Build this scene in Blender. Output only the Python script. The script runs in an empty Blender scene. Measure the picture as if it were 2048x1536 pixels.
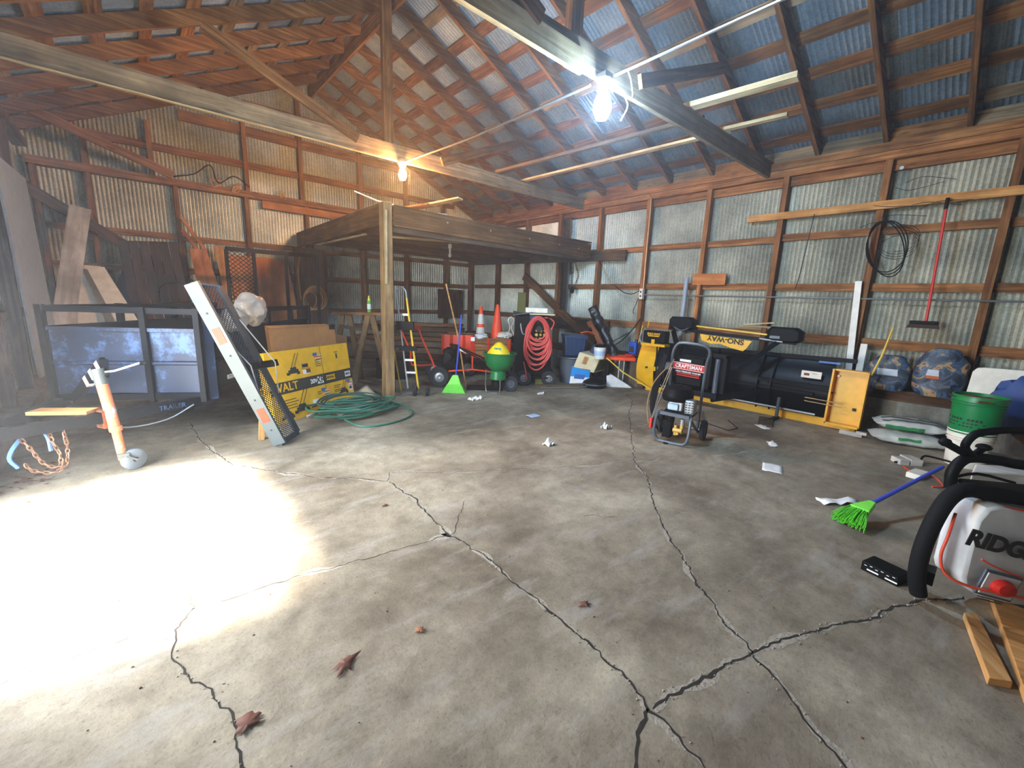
import bpy, math, random
from mathutils import Vector, Matrix, noise
random.seed(11)
sc = bpy.context.scene
COL = sc.collection
PI = math.pi
rad = math.radians

# ---------------------------------------------------------------- camera
cam = bpy.data.cameras.new('camera'); cam.sensor_width = 36.0; cam.lens = 848.0/2048*36
cam.clip_start = 0.02
camo = bpy.data.objects.new('camera', cam); COL.objects.link(camo)
YAW, PITCH, ROLL = rad(48.56), rad(11.22), rad(-2.15)
_f = Vector((math.cos(YAW)*math.cos(PITCH), math.sin(YAW)*math.cos(PITCH), -math.sin(PITCH)))
_r = Vector((math.sin(YAW), -math.cos(YAW), 0)); _d = _f.cross(_r)
_r, _d = _r*math.cos(ROLL)+_d*math.sin(ROLL), -_r*math.sin(ROLL)+_d*math.cos(ROLL)
camo.matrix_world = Matrix.Translation((0, 0, 1.45)) @ Matrix((_r, -_d, -_f)).transposed().to_4x4()
sc.camera = camo

# ---------------------------------------------------------------- sky, sun, exposure
w = bpy.data.worlds.new('sky'); sc.world = w; w.use_nodes = True
bg = w.node_tree.nodes['Background']
bg.inputs['Color'].default_value = (0.82, 0.90, 1.0, 1); bg.inputs['Strength'].default_value = 14.0
sun = bpy.data.lights.new('sun', 'SUN'); sun.energy = 50.0; sun.angle = rad(11.0); sun.color = (1.0, 0.96, 0.9)
suno = bpy.data.objects.new('sun', sun); COL.objects.link(suno)
suno.rotation_euler = Vector((-1.0, 0.03, 1.72)).to_track_quat('Z', 'Y').to_euler()
pl_ = bpy.data.lights.new('door_portal', 'AREA'); pl_.shape = 'RECTANGLE'; pl_.size = 2.1; pl_.size_y = 2.7
pl_.cycles.is_portal = True
plo = bpy.data.objects.new('door_portal', pl_); COL.objects.link(plo)
plo.location = (-1.12, 3.15, 1.35); plo.rotation_euler = Vector((-1, 0, 0)).to_track_quat('Z', 'Y').to_euler()
vs = sc.view_settings
vs.view_transform = 'Standard'; vs.look = 'None'; vs.gamma = 1.0; vs.use_curve_mapping = False
vs.exposure = 1.3
sc.cycles.max_bounces = 8; sc.cycles.diffuse_bounces = 5; sc.cycles.glossy_bounces = 3
sc.cycles.sample_clamp_indirect = 8.0
sc.cycles.caustics_reflective = False; sc.cycles.caustics_refractive = False

# ---------------------------------------------------------------- materials
def srgb(h):
    if isinstance(h, str):
        h = h.lstrip('#'); c = [int(h[i:i+2], 16)/255 for i in (0, 2, 4)]
    else: c = list(h)
    return tuple([x/12.92 if x <= .04045 else ((x+.055)/1.055)**2.4 for x in c]+[1.0])
MATS = {}
def _nt(name):
    m = bpy.data.materials.new(name); m.use_nodes = True; nt = m.node_tree
    b = nt.nodes['Principled BSDF']; MATS[name] = m
    return m, nt, b
def N(nt, t, **k):
    n = nt.nodes.new(t)
    for a, v in k.items():
        if a in n.inputs: n.inputs[a].default_value = v
        else: setattr(n, a, v)
    return n
def ramp(nt, stops, fac):
    r = nt.nodes.new('ShaderNodeValToRGB'); e = r.color_ramp.elements
    while len(e) < len(stops): e.new(0.5)
    for el, (p, c) in zip(e, stops): el.position = p; el.color = c if len(c) == 4 else tuple(c)+(1,)
    nt.links.new(fac, r.inputs[0]); return r.outputs[0]
def mixc(nt, a, b, fac, mode='MIX'):
    m = nt.nodes.new('ShaderNodeMix'); m.data_type = 'RGBA'; m.blend_type = mode
    for s, v in ((m.inputs[0], fac), (m.inputs[6], a), (m.inputs[7], b)):
        if hasattr(v, 'links'): nt.links.new(v, s)
        else: s.default_value = v
    return m.outputs[2]
def plain(name, col, rough=0.55, metal=0.0, var=0.12, scale=9.0, bump=0.0, emit=None, spec=None, dirt=None):
    """colour with a little procedural mottling"""
    m, nt, b = _nt(name); c = srgb(col)
    tc = N(nt, 'ShaderNodeTexCoord'); no = N(nt, 'ShaderNodeTexNoise', Scale=scale, Detail=5.0, Roughness=0.6)
    nt.links.new(tc.outputs['Object'], no.inputs['Vector'])
    lo = tuple(x*(1-var) for x in c[:3])+(1,); hi = tuple(min(1, x*(1+var)) for x in c[:3])+(1,)
    out = ramp(nt, [(0.3, lo), (0.7, hi)], no.outputs['Fac'])
    if dirt:
        n2 = N(nt, 'ShaderNodeTexNoise', Scale=scale*.6, Detail=8.0, Roughness=0.75)
        nt.links.new(tc.outputs['Object'], n2.inputs['Vector'])
        f = ramp(nt, [(dirt[1], (0, 0, 0, 1)), (dirt[1]+.08, (1, 1, 1, 1))], n2.outputs['Fac'])
        out = mixc(nt, out, srgb(dirt[0]), f)
    nt.links.new(out, b.inputs['Base Color'])
    b.inputs['Roughness'].default_value = rough; b.inputs['Metallic'].default_value = metal
    if spec is not None: b.inputs['Specular IOR Level'].default_value = spec
    if name.startswith('black') or name in ('plow_black', 'trailer_black'): b.inputs['Specular IOR Level'].default_value = .12
    if bump:
        bp = N(nt, 'ShaderNodeBump', Strength=bump, Distance=0.01); nt.links.new(no.outputs['Fac'], bp.inputs['Height']); nt.links.new(bp.outputs[0], b.inputs['Normal'])
    if emit:
        b.inputs['Emission Color'].default_value = srgb(emit[0]); b.inputs['Emission Strength'].default_value = emit[1]
    return m
def wood(name, dark, mid, light, rough=0.8, grain=26.0, knots=0.62, stain=None, rnd=0.35):
    m, nt, b = _nt(name)
    uv = N(nt, 'ShaderNodeUVMap'); mp = N(nt, 'ShaderNodeMapping'); nt.links.new(uv.outputs[0], mp.inputs['Vector'])
    mp.inputs['Scale'].default_value = (1.3, grain, 1)
    n1 = N(nt, 'ShaderNodeTexNoise', Scale=1.0, Detail=6.0, Roughness=0.62, Distortion=0.6); nt.links.new(mp.outputs[0], n1.inputs['Vector'])
    n2 = N(nt, 'ShaderNodeTexNoise', Scale=2.2, Detail=4.0, Roughness=0.6); nt.links.new(uv.outputs[0], n2.inputs['Vector'])
    col = ramp(nt, [(0.28, srgb(dark)), (0.5, srgb(mid)), (0.72, srgb(light))], n1.outputs['Fac'])
    vr = N(nt, 'ShaderNodeTexVoronoi', Scale=1.0); mk = N(nt, 'ShaderNodeMapping'); mk.inputs['Scale'].default_value = (2.6, 9.0, 1)
    nt.links.new(uv.outputs[0], mk.inputs['Vector']); nt.links.new(mk.outputs[0], vr.inputs['Vector'])
    kf = ramp(nt, [(0.0, (1, 1, 1, 1)), (0.11, (0.6, 0.6, 0.6, 1)), (0.2, (0, 0, 0, 1))], vr.outputs['Distance'])
    kd = tuple(x*.35 for x in srgb(dark)[:3])+(1,)
    kk = N(nt, 'ShaderNodeMath', operation='MULTIPLY'); kk.inputs[1].default_value = knots; nt.links.new(kf, kk.inputs[0])
    col = mixc(nt, col, kd, kk.outputs[0])
    st = ramp(nt, [(0.4, (.55, .55, .55, 1)), (0.65, (1.1, 1.1, 1.1, 1))], n2.outputs['Fac'])
    col = mixc(nt, col, st, 0.8, 'MULTIPLY')
    oi = N(nt, 'ShaderNodeObjectInfo'); ml = N(nt, 'ShaderNodeMapRange'); nt.links.new(oi.outputs['Random'], ml.inputs[0])
    ml.inputs[3].default_value = 1-rnd; ml.inputs[4].default_value = 1+rnd*.4
    hs = N(nt, 'ShaderNodeHueSaturation'); nt.links.new(col, hs.inputs['Color']); nt.links.new(ml.outputs[0], hs.inputs['Value'])
    nt.links.new(hs.outputs[0], b.inputs['Base Color']); b.inputs['Roughness'].default_value = rough
    b.inputs['Specular IOR Level'].default_value = 0.25
    bp = N(nt, 'ShaderNodeBump', Strength=0.35, Distance=0.004); nt.links.new(n1.outputs['Fac'], bp.inputs['Height']); nt.links.new(bp.outputs[0], b.inputs['Normal'])
    return m
wood('framing', '#5e3a1d', '#94633a', '#c08b56', stain=1)
wood('loft_wood', '#3c2a18', '#614528', '#866440')
wood('roof_wood', '#50321a', '#80562f', '#ad7f4e', stain=1)
wood('framing_dark', '#3a271a', '#5e402a', '#80593c')
wood('framing_grey', '#5e5140', '#8c785c', '#b09a7a')
wood('lumber_fresh', '#9c6a38', '#c08a4e', '#dcae74', knots=.5, rnd=.15)
wood('lumber_pale', '#a58c62', '#c9b184', '#e2cfa6', knots=.35, rnd=.15)
wood('lumber_old', '#4a3d30', '#6a5946', '#84725c', knots=.4)
wood('cedar', '#2c1c14', '#453021', '#5e4230', grain=18, knots=.2)
wood('plywood', '#9a5a2c', '#b87542', '#cf9058', grain=9, knots=.1, rnd=.1)
wood('post_wood', '#6e5334', '#957750', '#b2966c', grain=20, knots=.7, rnd=.1)
wood('handle_wood', '#a56f3c', '#c08a54', '#d5a570', grain=40, knots=0, rnd=.1)
wood('painted_board', '#b9b2a6', '#d3ccc0', '#e4dfd6', grain=14, knots=.35, rnd=.1)

def metal_sheet(name, lo, mid, hi, speck='#4a4238', rough=.48, metallic=.55, dens=.56):
    m, nt, b = _nt(name)
    tc = N(nt, 'ShaderNodeTexCoord')
    n1 = N(nt, 'ShaderNodeTexNoise', Scale=1.1, Detail=6.0, Roughness=.65); nt.links.new(tc.outputs['Object'], n1.inputs['Vector'])
    col = ramp(nt, [(0.32, srgb(lo)), (0.5, srgb(mid)), (0.7, srgb(hi))], n1.outputs['Fac'])
    vo = N(nt, 'ShaderNodeTexVoronoi', Scale=55.0); nt.links.new(tc.outputs['Object'], vo.inputs['Vector'])
    bw = N(nt, 'ShaderNodeRGBToBW'); nt.links.new(vo.outputs['Color'], bw.inputs[0])
    sp = mixc(nt, col, ramp(nt, [(.25, (.12, .12, .12, 1)), (.75, (.88, .88, .86, 1))], bw.outputs[0]), 0.16, 'OVERLAY')
    n2 = N(nt, 'ShaderNodeTexNoise', Scale=24.0, Detail=8.0, Roughness=.8); nt.links.new(tc.outputs['Object'], n2.inputs['Vector'])
    f = ramp(nt, [(dens, (0, 0, 0, 1)), (dens+.07, (.85, .85, .85, 1))], n2.outputs['Fac'])
    col = mixc(nt, sp, srgb(speck), f)
    nt.links.new(col, b.inputs['Base Color']); b.inputs['Metallic'].default_value = metallic
    n3 = ramp(nt, [(.3, (rough-.1,)*3), (.7, (rough+.2,)*3)], n2.outputs['Fac']); nt.links.new(n3, b.inputs['Roughness'])
    return m
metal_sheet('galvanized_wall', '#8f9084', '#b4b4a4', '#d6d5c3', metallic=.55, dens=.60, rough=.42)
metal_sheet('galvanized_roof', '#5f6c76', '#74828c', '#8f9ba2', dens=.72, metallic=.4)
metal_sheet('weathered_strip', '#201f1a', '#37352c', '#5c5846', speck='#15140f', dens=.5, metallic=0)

def concrete(name, a, b_, c, scale=1.0, rough=.82):
    m, nt, b = _nt(name); tc = N(nt, 'ShaderNodeTexCoord')
    v = tc.outputs['Object']
    n1 = N(nt, 'ShaderNodeTexNoise', Scale=0.9*scale, Detail=8.0, Roughness=.62, Distortion=.4); nt.links.new(v, n1.inputs['Vector'])
    n2 = N(nt, 'ShaderNodeTexNoise', Scale=7.0*scale, Detail=9.0, Roughness=.72); nt.links.new(v, n2.inputs['Vector'])
    n3 = N(nt, 'ShaderNodeTexNoise', Scale=70.0*scale, Detail=4.0, Roughness=.7); nt.links.new(v, n3.inputs['Vector'])
    col = ramp(nt, [(0.34, srgb(a)), (0.5, srgb(b_)), (0.66, srgb(c))], n1.outputs['Fac'])
    f2 = ramp(nt, [(.33, (.60, .58, .54)), (.52, (1, 1, 1)), (.68, (1.3, 1.28, 1.24))], n2.outputs['Fac'])
    col = mixc(nt, col, f2, .7, 'MULTIPLY')
    f3 = ramp(nt, [(.30, (.55, .54, .5)), (.45, (1, 1, 1)), (.68, (1.1, 1.1, 1.08))], n3.outputs['Fac'])
    col = mixc(nt, col, f3, .7, 'MULTIPLY')
    # worn pale scrapes and brown stains
    ms = N(nt, 'ShaderNodeMapping'); ms.inputs['Scale'].default_value = (1.0*scale, 3.4*scale, 1); ms.inputs['Rotation'].default_value = (0, 0, .45)
    nt.links.new(v, ms.inputs['Vector']); n4 = N(nt, 'ShaderNodeTexNoise', Scale=1.7, Detail=9.0, Roughness=.7); nt.links.new(ms.outputs[0], n4.inputs['Vector'])
    f4 = ramp(nt, [(.52, (0, 0, 0)), (.66, (.5, .5, .5))], n4.outputs['Fac']); col = mixc(nt, col, srgb('#a39c90'), f4)
    n5 = N(nt, 'ShaderNodeTexNoise', Scale=1.3*scale, Detail=6.0, Roughness=.6)
    mo = N(nt, 'ShaderNodeMapping'); mo.inputs['Location'].default_value = (7.3, 3.1, 0); nt.links.new(v, mo.inputs['Vector']); nt.links.new(mo.outputs[0], n5.inputs['Vector'])
    f5 = ramp(nt, [(.52, (0, 0, 0)), (.70, (.55, .55, .55))], n5.outputs['Fac']); col = mixc(nt, col, srgb('#4b3c2e'), f5)
    nt.links.new(col, b.inputs['Base Color']); b.inputs['Roughness'].default_value = rough; b.inputs['Specular IOR Level'].default_value = .3
    bp = N(nt, 'ShaderNodeBump', Strength=.6, Distance=.012); nt.links.new(n2.outputs['Fac'], bp.inputs['Height'])
    b2 = N(nt, 'ShaderNodeBump', Strength=.45, Distance=.004); nt.links.new(n3.outputs['Fac'], b2.inputs['Height']); nt.links.new(bp.outputs[0], b2.inputs['Normal'])
    nt.links.new(b2.outputs[0], b.inputs['Normal'])
    return m
concrete('floor_concrete', '#6a5f4e', '#877c69', '#a89d87')
concrete('curb_concrete', '#5d574b', '#7a7364', '#918a78', scale=1.6)
plain('outside_gravel', '#8a8578', .9, var=.3, scale=14)
plain('crack_dark', '#2a241c', .95, var=.4, scale=60)
plain('crack_edge', '#9a907f', .95, var=.3, scale=70, bump=.6)
plain('crack_crumbs', '#9a9080', .9, var=.25, scale=40)
for nm, c, ro in (('black_paint', '#0c0c0d', .5), ('black_plastic', '#0b0b0c', .55), ('black_rubber', '#161617', .75), ('tyre', '#232425', .85),
    ('white_plastic', '#d9d8d3', .45), ('white_board', '#e8e4d8', .6), ('yellow_paint', '#e0a50c', .4), ('yellow_rod', '#d8b02a', .45),
    ('grey_tube', '#4d545b', .4), ('orange_paint', '#e2401a', .45), ('cone_orange', '#f04a18', .5), ('cone_white', '#d6d0c4', .5),
    ('green_poly', '#0f6a33', .4), ('green_bucket', '#0d7a3f', .4), ('blue_tote', '#1d3556', .45), ('blue_plastic', '#1748a8', .4),
    ('blue_handle', '#3a4fc0', .4), ('lime_plastic', '#7be04a', .5), ('grey_bin', '#454b52', .6), ('red_plastic', '#c8261c', .45),
    ('red_hose', '#c8443a', .5), ('green_hose', '#27604b', .5), ('dark_hose', '#27453c', .5), ('cardboard', '#b07c46', .85),
    ('cardboard_dark', '#8b5f38', .85), ('carton_yellow', '#eab211', .6), ('carton_black', '#2b2823', .6), ('ink_dark', '#25221f', .7),
    ('paper_white', '#e6e4de', .8), ('label_white', '#e9e7e0', .6), ('label_red', '#bb2e26', .5), ('brass', '#c9a04a', .35),
    ('blue_water', '#2a8ad0', .4), ('cream_box', '#d9c9a2', .8), ('orange_reflector', '#d63a1c', .4), ('red_cord', '#d9492b', .5),
    ('cyan_blue', '#3b63a8', .5), ('foam_white', '#e8e2d0', .6), ('leaf_brown', '#5c3423', .8), ('leaf_tan', '#8a5734', .8),
    ('rope_tan', '#c08a52', .9), ('wire_dark', '#1d1b19', .7), ('ridg_grey', '#c9cac7', .5), ('green_can', '#5fae2c', .4),
    ('bag_navy', '#27364a', .5), ('bag_blue', '#3a5c8c', .5), ('bag_tan', '#a2895a', .6), ('bag_orange', '#c4602c', .6), ('bag_pale', '#b9bfc4', .6),
    ('fert_white', '#b9b9b0', .6), ('fert_green', '#2f7a45', .6), ('fert_dark', '#55605a', .6), ('flag_red', '#b8483a', .6), ('sack_yellow', '#f0cf10', .5),
    ('sack_teal', '#4c7c84', .5), ('pale_blue', '#8e9cac', .5), ('blue_tarp', '#20407a', .6), ('olive_board', '#6e6a2e', .7), ('bristle', '#3b2d22', .9),
    ('grip_red', '#b33128', .5), ('light_blue_box', '#a9bfd8', .5), ('yellow_can', '#d8cf3a', .4), ('tan_wall', '#8a8066', .8)):
    plain(nm, c, ro)
plain('steel', '#a9abac', .38, .45, var=.1)
plain('galv_pipe', '#9fa4a4', .38, .9, var=.12)
plain('cast_alloy', '#9a9c9c', .45, .8, var=.12)
plain('copper_pipe', '#b08a5c', .45, .5, var=.15)
plain('rusty', '#7a4426', .8, .2, var=.35, scale=30, bump=.3)
plain('chain_steel', '#6f5342', .6, .6, var=.35, scale=40)
plain('trailer_blue', '#1a2840', .5, .15, var=.35, scale=4, dirt=('#3f5a84', .50))
plain('trailer_black', '#0f1217', .5, .2, var=.3, scale=6, dirt=('#4e5564', .64))
plain('jack_orange', '#c9744c', .6, .1, var=.2, scale=12, dirt=('#9fb4c4', .54))
plain('ramp_grey', '#565d5c', .5, .2, var=.12, scale=5, dirt=('#6d7472', .66))
plain('ramp_dark', '#333a42', .5, .2, var=.2, scale=8)
plain('wheel_grey', '#6d7780', .6, var=.15)
plain('muddy_wood', '#6b5744', .85, var=.35, scale=8)
def film(name, col, alpha):
    m, nt, b = _nt(name); b.inputs['Base Color'].default_value = srgb(col); b.inputs['Roughness'].default_value = .35
    b.inputs['Alpha'].default_value = alpha; return m
film('clear_film', '#a39a90', .62)
film('black_film', '#18181a', .9)

# ---------------------------------------------------------------- mesh builder
class MB:
    def __init__(s): s.v = []; s.f = []; s.uv = []; s.seed = random.random()*50
    def face(s, idx, uvs=None):
        s.f.append(tuple(idx)); s.uv.append(uvs or [(s.v[i][0]+s.v[i][1], s.v[i][2]) for i in idx])
    def add(s, pts, faces):
        o = len(s.v); s.v += [Vector(p) for p in pts]
        for f in faces: s.face([o+i for i in f])
        return s
    def hexa(s, P, lax=None):
        """8 corners: bottom 0-3, top 4-7; UV: u along the longest edge"""
        P = [Vector(p) for p in P]; o = len(s.v); s.v += P
        ex, ey, ez = P[1]-P[0], P[3]-P[0], P[4]-P[0]
        L = [e.length for e in (ex, ey, ez)]; la = lax if lax is not None else L.index(max(L))
        D = [e.normalized() if e.length > 1e-9 else Vector((0, 0, 1)) for e in (ex, ey, ez)]
        s1, s2 = random.random()*9, random.random()*9
        oth = [i for i in range(3) if i != la]
        for q, (f, nrm) in enumerate((((0, 3, 2, 1), 2), ((4, 5, 6, 7), 2), ((0, 1, 5, 4), 1), ((2, 3, 7, 6), 1), ((1, 2, 6, 5), 0), ((3, 0, 4, 7), 0))):
            us = []
            for i in f:
                d = P[i]-P[0]
                if nrm == la: us.append((d.dot(D[oth[0]])*.3+s1, d.dot(D[oth[1]])+s2))
                else:
                    c = [k for k in oth if k != nrm][0]; us.append((d.dot(D[la])+s1, d.dot(D[c])+s2+q*.37))
            s.f.append(tuple(o+i for i in f)); s.uv.append(us)
        return s
    def box(s, a, b, lax=None):
        x0, y0, z0 = [min(p, q) for p, q in zip(a, b)]; x1, y1, z1 = [max(p, q) for p, q in zip(a, b)]
        return s.hexa([(x0, y0, z0), (x1, y0, z0), (x1, y1, z0), (x0, y1, z0), (x0, y0, z1), (x1, y0, z1), (x1, y1, z1), (x0, y1, z1)], lax)
    def cbox(s, c, d, rot=None):
        c = Vector(c); R = rot or Matrix.Identity(3); h = Vector(d)/2
        P = [c+R@Vector((sx*h.x, sy*h.y, sz*h.z)) for sx, sy, sz in ((-1, -1, -1), (1, -1, -1), (1, 1, -1), (-1, 1, -1), (-1, -1, 1), (1, -1, 1), (1, 1, 1), (-1, 1, 1))]
        return s.hexa(P)
    def beam(s, a, b, w, h, up=(0, 0, 1)):
        """bar from a to b, w across, h along up"""
        a, b = Vector(a), Vector(b); d = (b-a).normalized(); u = Vector(up)
        x = d.cross(u)
        if x.length < 1e-4: x = d.cross(Vector((0, 1, 0)))
        x.normalize(); u = x.cross(d).normalized(); X = x*w/2; U = u*h/2
        return s.hexa([a-X-U, b-X-U, b+X-U, a+X-U, a-X+U, b-X+U, b+X+U, a+X+U], 0)
    def tube(s, pts, r, n=10, closed=False, caps=True, sm=0):
        pts = [Vector(p) for p in pts]
        if sm: pts = smooth_path(pts, sm, closed)
        R = r if isinstance(r, (list, tuple)) else None
        k = len(pts); o = len(s.v); prev = None
        for i, p in enumerate(pts):
            a = pts[i-1] if (i or closed) else p; b = pts[(i+1) % k] if (i < k-1 or closed) else p
            t = (b-a).normalized() if (b-a).length > 1e-9 else Vector((0, 0, 1))
            if prev is None:
                q = Vector((0, 0, 1)) if abs(t.z) < .9 else Vector((1, 0, 0)); x = t.cross(q).normalized()
            else:
                x = prev-t*prev.dot(t)
                x = x.normalized() if x.length > 1e-6 else t.cross(Vector((0, 0, 1))).normalized()
            prev = x; y = t.cross(x); rr = R[min(len(R)-1, int(i*len(R)/k))] if R else r
            for j in range(n):
                an = 2*PI*j/n; s.v.append(p+(x*math.cos(an)+y*math.sin(an))*rr)
        for i in range(k if closed else k-1):
            for j in range(n):
                a0 = o+i*n+j; a1 = o+i*n+(j+1) % n; b0 = o+((i+1) % k)*n+j; b1 = o+((i+1) % k)*n+(j+1) % n
                s.face((a0, a1, b1, b0))
        if caps and not closed:
            s.face([o+j for j in range(n)][::-1]); s.face([o+(k-1)*n+j for j in range(n)])
        return s
    def cyl(s, a, b, r0, r1=None, n=20, caps=True):
        a, b = Vector(a), Vector(b); r1 = r0 if r1 is None else r1
        t = (b-a).normalized(); q = Vector((0, 0, 1)) if abs(t.z) < .9 else Vector((1, 0, 0)); x = t.cross(q).normalized(); y = t.cross(x); o = len(s.v)
        for p, r in ((a, r0), (b, r1)):
            for j in range(n): an = 2*PI*j/n; s.v.append(p+(x*math.cos(an)+y*math.sin(an))*r)
        for j in range(n): s.face((o+j, o+(j+1) % n, o+n+(j+1) % n, o+n+j))
        if caps: s.face([o+j for j in range(n)][::-1]); s.face([o+n+j for j in range(n)])
        return s
    def lathe(s, prof, c=(0, 0, 0), axis=(0, 0, 1), n=24, close=False, sx=1.0, sy=1.0):
        c = Vector(c); t = Vector(axis).normalized(); q = Vector((0, 0, 1)) if abs(t.z) < .9 else Vector((1, 0, 0))
        x = Vector((1, 0, 0)) if abs(t.z) > .99 else t.cross(q).normalized(); y = t.cross(x); o = len(s.v); k = len(prof)
        for r, z in prof:
            for j in range(n): an = 2*PI*j/n; s.v.append(c+t*z+(x*math.cos(an)*sx+y*math.sin(an)*sy)*max(r, 1e-4))
        for i in range(k if close else k-1):
            for j in range(n):
                a0 = o+i*n+j; a1 = o+i*n+(j+1) % n; b0 = o+((i+1) % k)*n+j; b1 = o+((i+1) % k)*n+(j+1) % n; s.face((a0, a1, b1, b0))
        return s
    def torus(s, c, R, r, axis=(0, 0, 1), n=28, m=10, sy=1.0):
        t = Vector(axis).normalized(); q = Vector((0, 0, 1)) if abs(t.z) < .9 else Vector((1, 0, 0)); x = t.cross(q).normalized(); y = t.cross(x); c = Vector(c)
        return s.tube([c+x*math.cos(2*PI*i/n)*R+y*math.sin(2*PI*i/n)*R*sy for i in range(n)], r, m, closed=True)
    def prism(s, poly, d, flip=False):
        """poly: 3-D points of a planar face, extruded by vector d"""
        P = [Vector(p) for p in poly]; d = Vector(d); n = len(P); o = len(s.v); s.v += P+[p+d for p in P]
        e = (P[1]-P[0]).normalized(); nn = d.normalized(); g = nn.cross(e)
        U = lambda p: ((p-P[0]).dot(e), (p-P[0]).dot(g))
        s.f.append(tuple(o+i for i in range(n))[::-1]); s.uv.append([U(p) for p in P][::-1])
        s.f.append(tuple(o+n+i for i in range(n))); s.uv.append([U(p) for p in P])
        for i in range(n):
            j = (i+1) % n; s.face((o+i, o+j, o+n+j, o+n+i))
        return s
    def grid(s, fn, nu, nv, thick=0):
        o = len(s.v)
        for i in range(nu+1):
            for j in range(nv+1): s.v.append(Vector(fn(i/nu, j/nv)))
        for i in range(nu):
            for j in range(nv):
                a = o+i*(nv+1)+j; s.f.append((a, a+nv+1, a+nv+2, a+1)); s.uv.append([(i/nu, j/nv), ((i+1)/nu, j/nv), ((i+1)/nu, (j+1)/nv), (i/nu, (j+1)/nv)])
        return s
    def blob(s, c, r, seed=0, amp=.15, n=14, m=10, fr=2.0, flat=None):
        c = Vector(c); r = Vector(r) if not isinstance(r, (int, float)) else Vector((r, r, r)); o = len(s.v)
        for i in range(m+1):
            th = PI*i/m
            for j in range(n):
                ph = 2*PI*j/n; d = Vector((math.sin(th)*math.cos(ph), math.sin(th)*math.sin(ph), math.cos(th)))
                k = 1+amp*noise.noise(d*fr+Vector((seed*3.1, seed*1.7, seed)))*2
                p = c+Vector((d.x*r.x, d.y*r.y, d.z*r.z))*k
                if flat is not None and p.z < flat: p.z = flat
                s.v.append(p)
        for i in range(m):
            for j in range(n): s.face((o+i*n+j, o+(i+1)*n+j, o+(i+1)*n+(j+1) % n, o+i*n+(j+1) % n))
        return s
    def xf(s, M, i0=0):
        s.v[i0:] = [M @ p for p in s.v[i0:]]; return s
    def text(s, txt, M, size, depth=.002, bold=0.0, sx=1.0):
        cu = bpy.data.curves.new('t', 'FONT'); cu.body = txt; cu.size = size; cu.extrude = depth/2; cu.offset = bold
        cu.align_x = 'CENTER'; cu.align_y = 'CENTER'; ob = bpy.data.objects.new('t', cu); COL.objects.link(ob)
        bpy.context.view_layer.update(); me = ob.evaluated_get(bpy.context.evaluated_depsgraph_get()).to_mesh(); o = len(s.v)
        s.v += [M @ Vector((v.co.x*sx, v.co.y, v.co.z)) for v in me.vertices]
        for p in me.polygons: s.face([o+i for i in p.vertices])
        bpy.data.objects.remove(ob); bpy.data.curves.remove(cu); return s
def smooth_path(P, k=4, closed=False):
    out = []; n = len(P)
    rng = range(n) if closed else range(n-1)
    for i in rng:
        p0 = P[i-1] if (i or closed) else P[0]*2-P[1]; p1 = P[i]; p2 = P[(i+1) % n]; p3 = P[(i+2) % n] if (i+2 < n or closed) else P[-1]*2-P[-2]
        for j in range(k):
            t = j/k; out.append(.5*((2*p1)+(p2-p0)*t+(2*p0-5*p1+4*p2-p3)*t*t+(3*p1-p0-3*p2+p3)*t**3))
    if not closed: out.append(P[-1])
    return out

# ---------------------------------------------------------------- objects
WM = {}
def _mesh(name, mb, mat, inv=None):
    me = bpy.data.meshes.new(name); vs_ = [inv @ p for p in mb.v] if inv else mb.v
    me.from_pydata([tuple(p) for p in vs_], [], mb.f)
    ul = me.uv_layers.new(name='UVMap'); flat = [c for f in mb.uv for u in f for c in u]
    ul.data.foreach_set('uv', flat)
    mats = mat if isinstance(mat, (list, tuple)) else [mat]
    for m in mats: me.materials.append(MATS[m])
    for p in me.polygons: p.use_smooth = True
    try: me.set_sharp_from_angle(angle=rad(35))
    except Exception: pass
    me.validate(); return me
def tag(o, label=None, cat=None, group=None, kind=None):
    if label: o['label'] = label
    if cat: o['category'] = cat
    if group: o['group'] = group
    if kind: o['kind'] = kind
    return o
def thing(name, label, cat, loc=(0, 0, 0), rz=0.0, group=None, rot=None):
    o = bpy.data.objects.new(name, None); COL.objects.link(o); o.empty_display_size = .1
    o.location = loc; o.rotation_euler = rot if rot else (0, 0, rz)
    WM[o] = Matrix.Translation(loc) @ o.rotation_euler.to_matrix().to_4x4()
    return tag(o, label, cat, group)
def mods(o, bevel=0, solid=0, sub=0):
    if solid: m = o.modifiers.new('solid', 'SOLIDIFY'); m.thickness = solid; m.offset = 0
    if sub: m = o.modifiers.new('sub', 'SUBSURF'); m.levels = sub; m.render_levels = sub
    if bevel: m = o.modifiers.new('bevel', 'BEVEL'); m.width = bevel; m.segments = 2; m.limit_method = 'ANGLE'; m.angle_limit = rad(40)
def part(name, mb, mat, parent, label=None, kind=None, w=False, **k):
    """mesh child; w=True: vertices are given in world space (parents unrotated chains only need WM)"""
    inv = WM[parent].inverted() if w else None
    o = bpy.data.objects.new(name, _mesh(name, mb, mat, inv)); COL.objects.link(o); o.parent = parent
    WM[o] = WM[parent]; mods(o, **k)
    if label: o['label'] = label
    if kind: o['kind'] = kind
    return o
def single(name, mb, mat, label, cat, group=None, kind=None, loc=None, **k):
    xs = [p.x for p in mb.v]; ys = [p.y for p in mb.v]; zs = [p.z for p in mb.v]
    L = Vector(loc) if loc else Vector(((min(xs)+max(xs))/2, (min(ys)+max(ys))/2, min(zs)))
    M = Matrix.Translation(L); o = bpy.data.objects.new(name, _mesh(name, mb, mat, M.inverted())); COL.objects.link(o); o.location = L
    WM[o] = M; mods(o, **k); tag(o, label, cat, group, kind); return o
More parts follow.
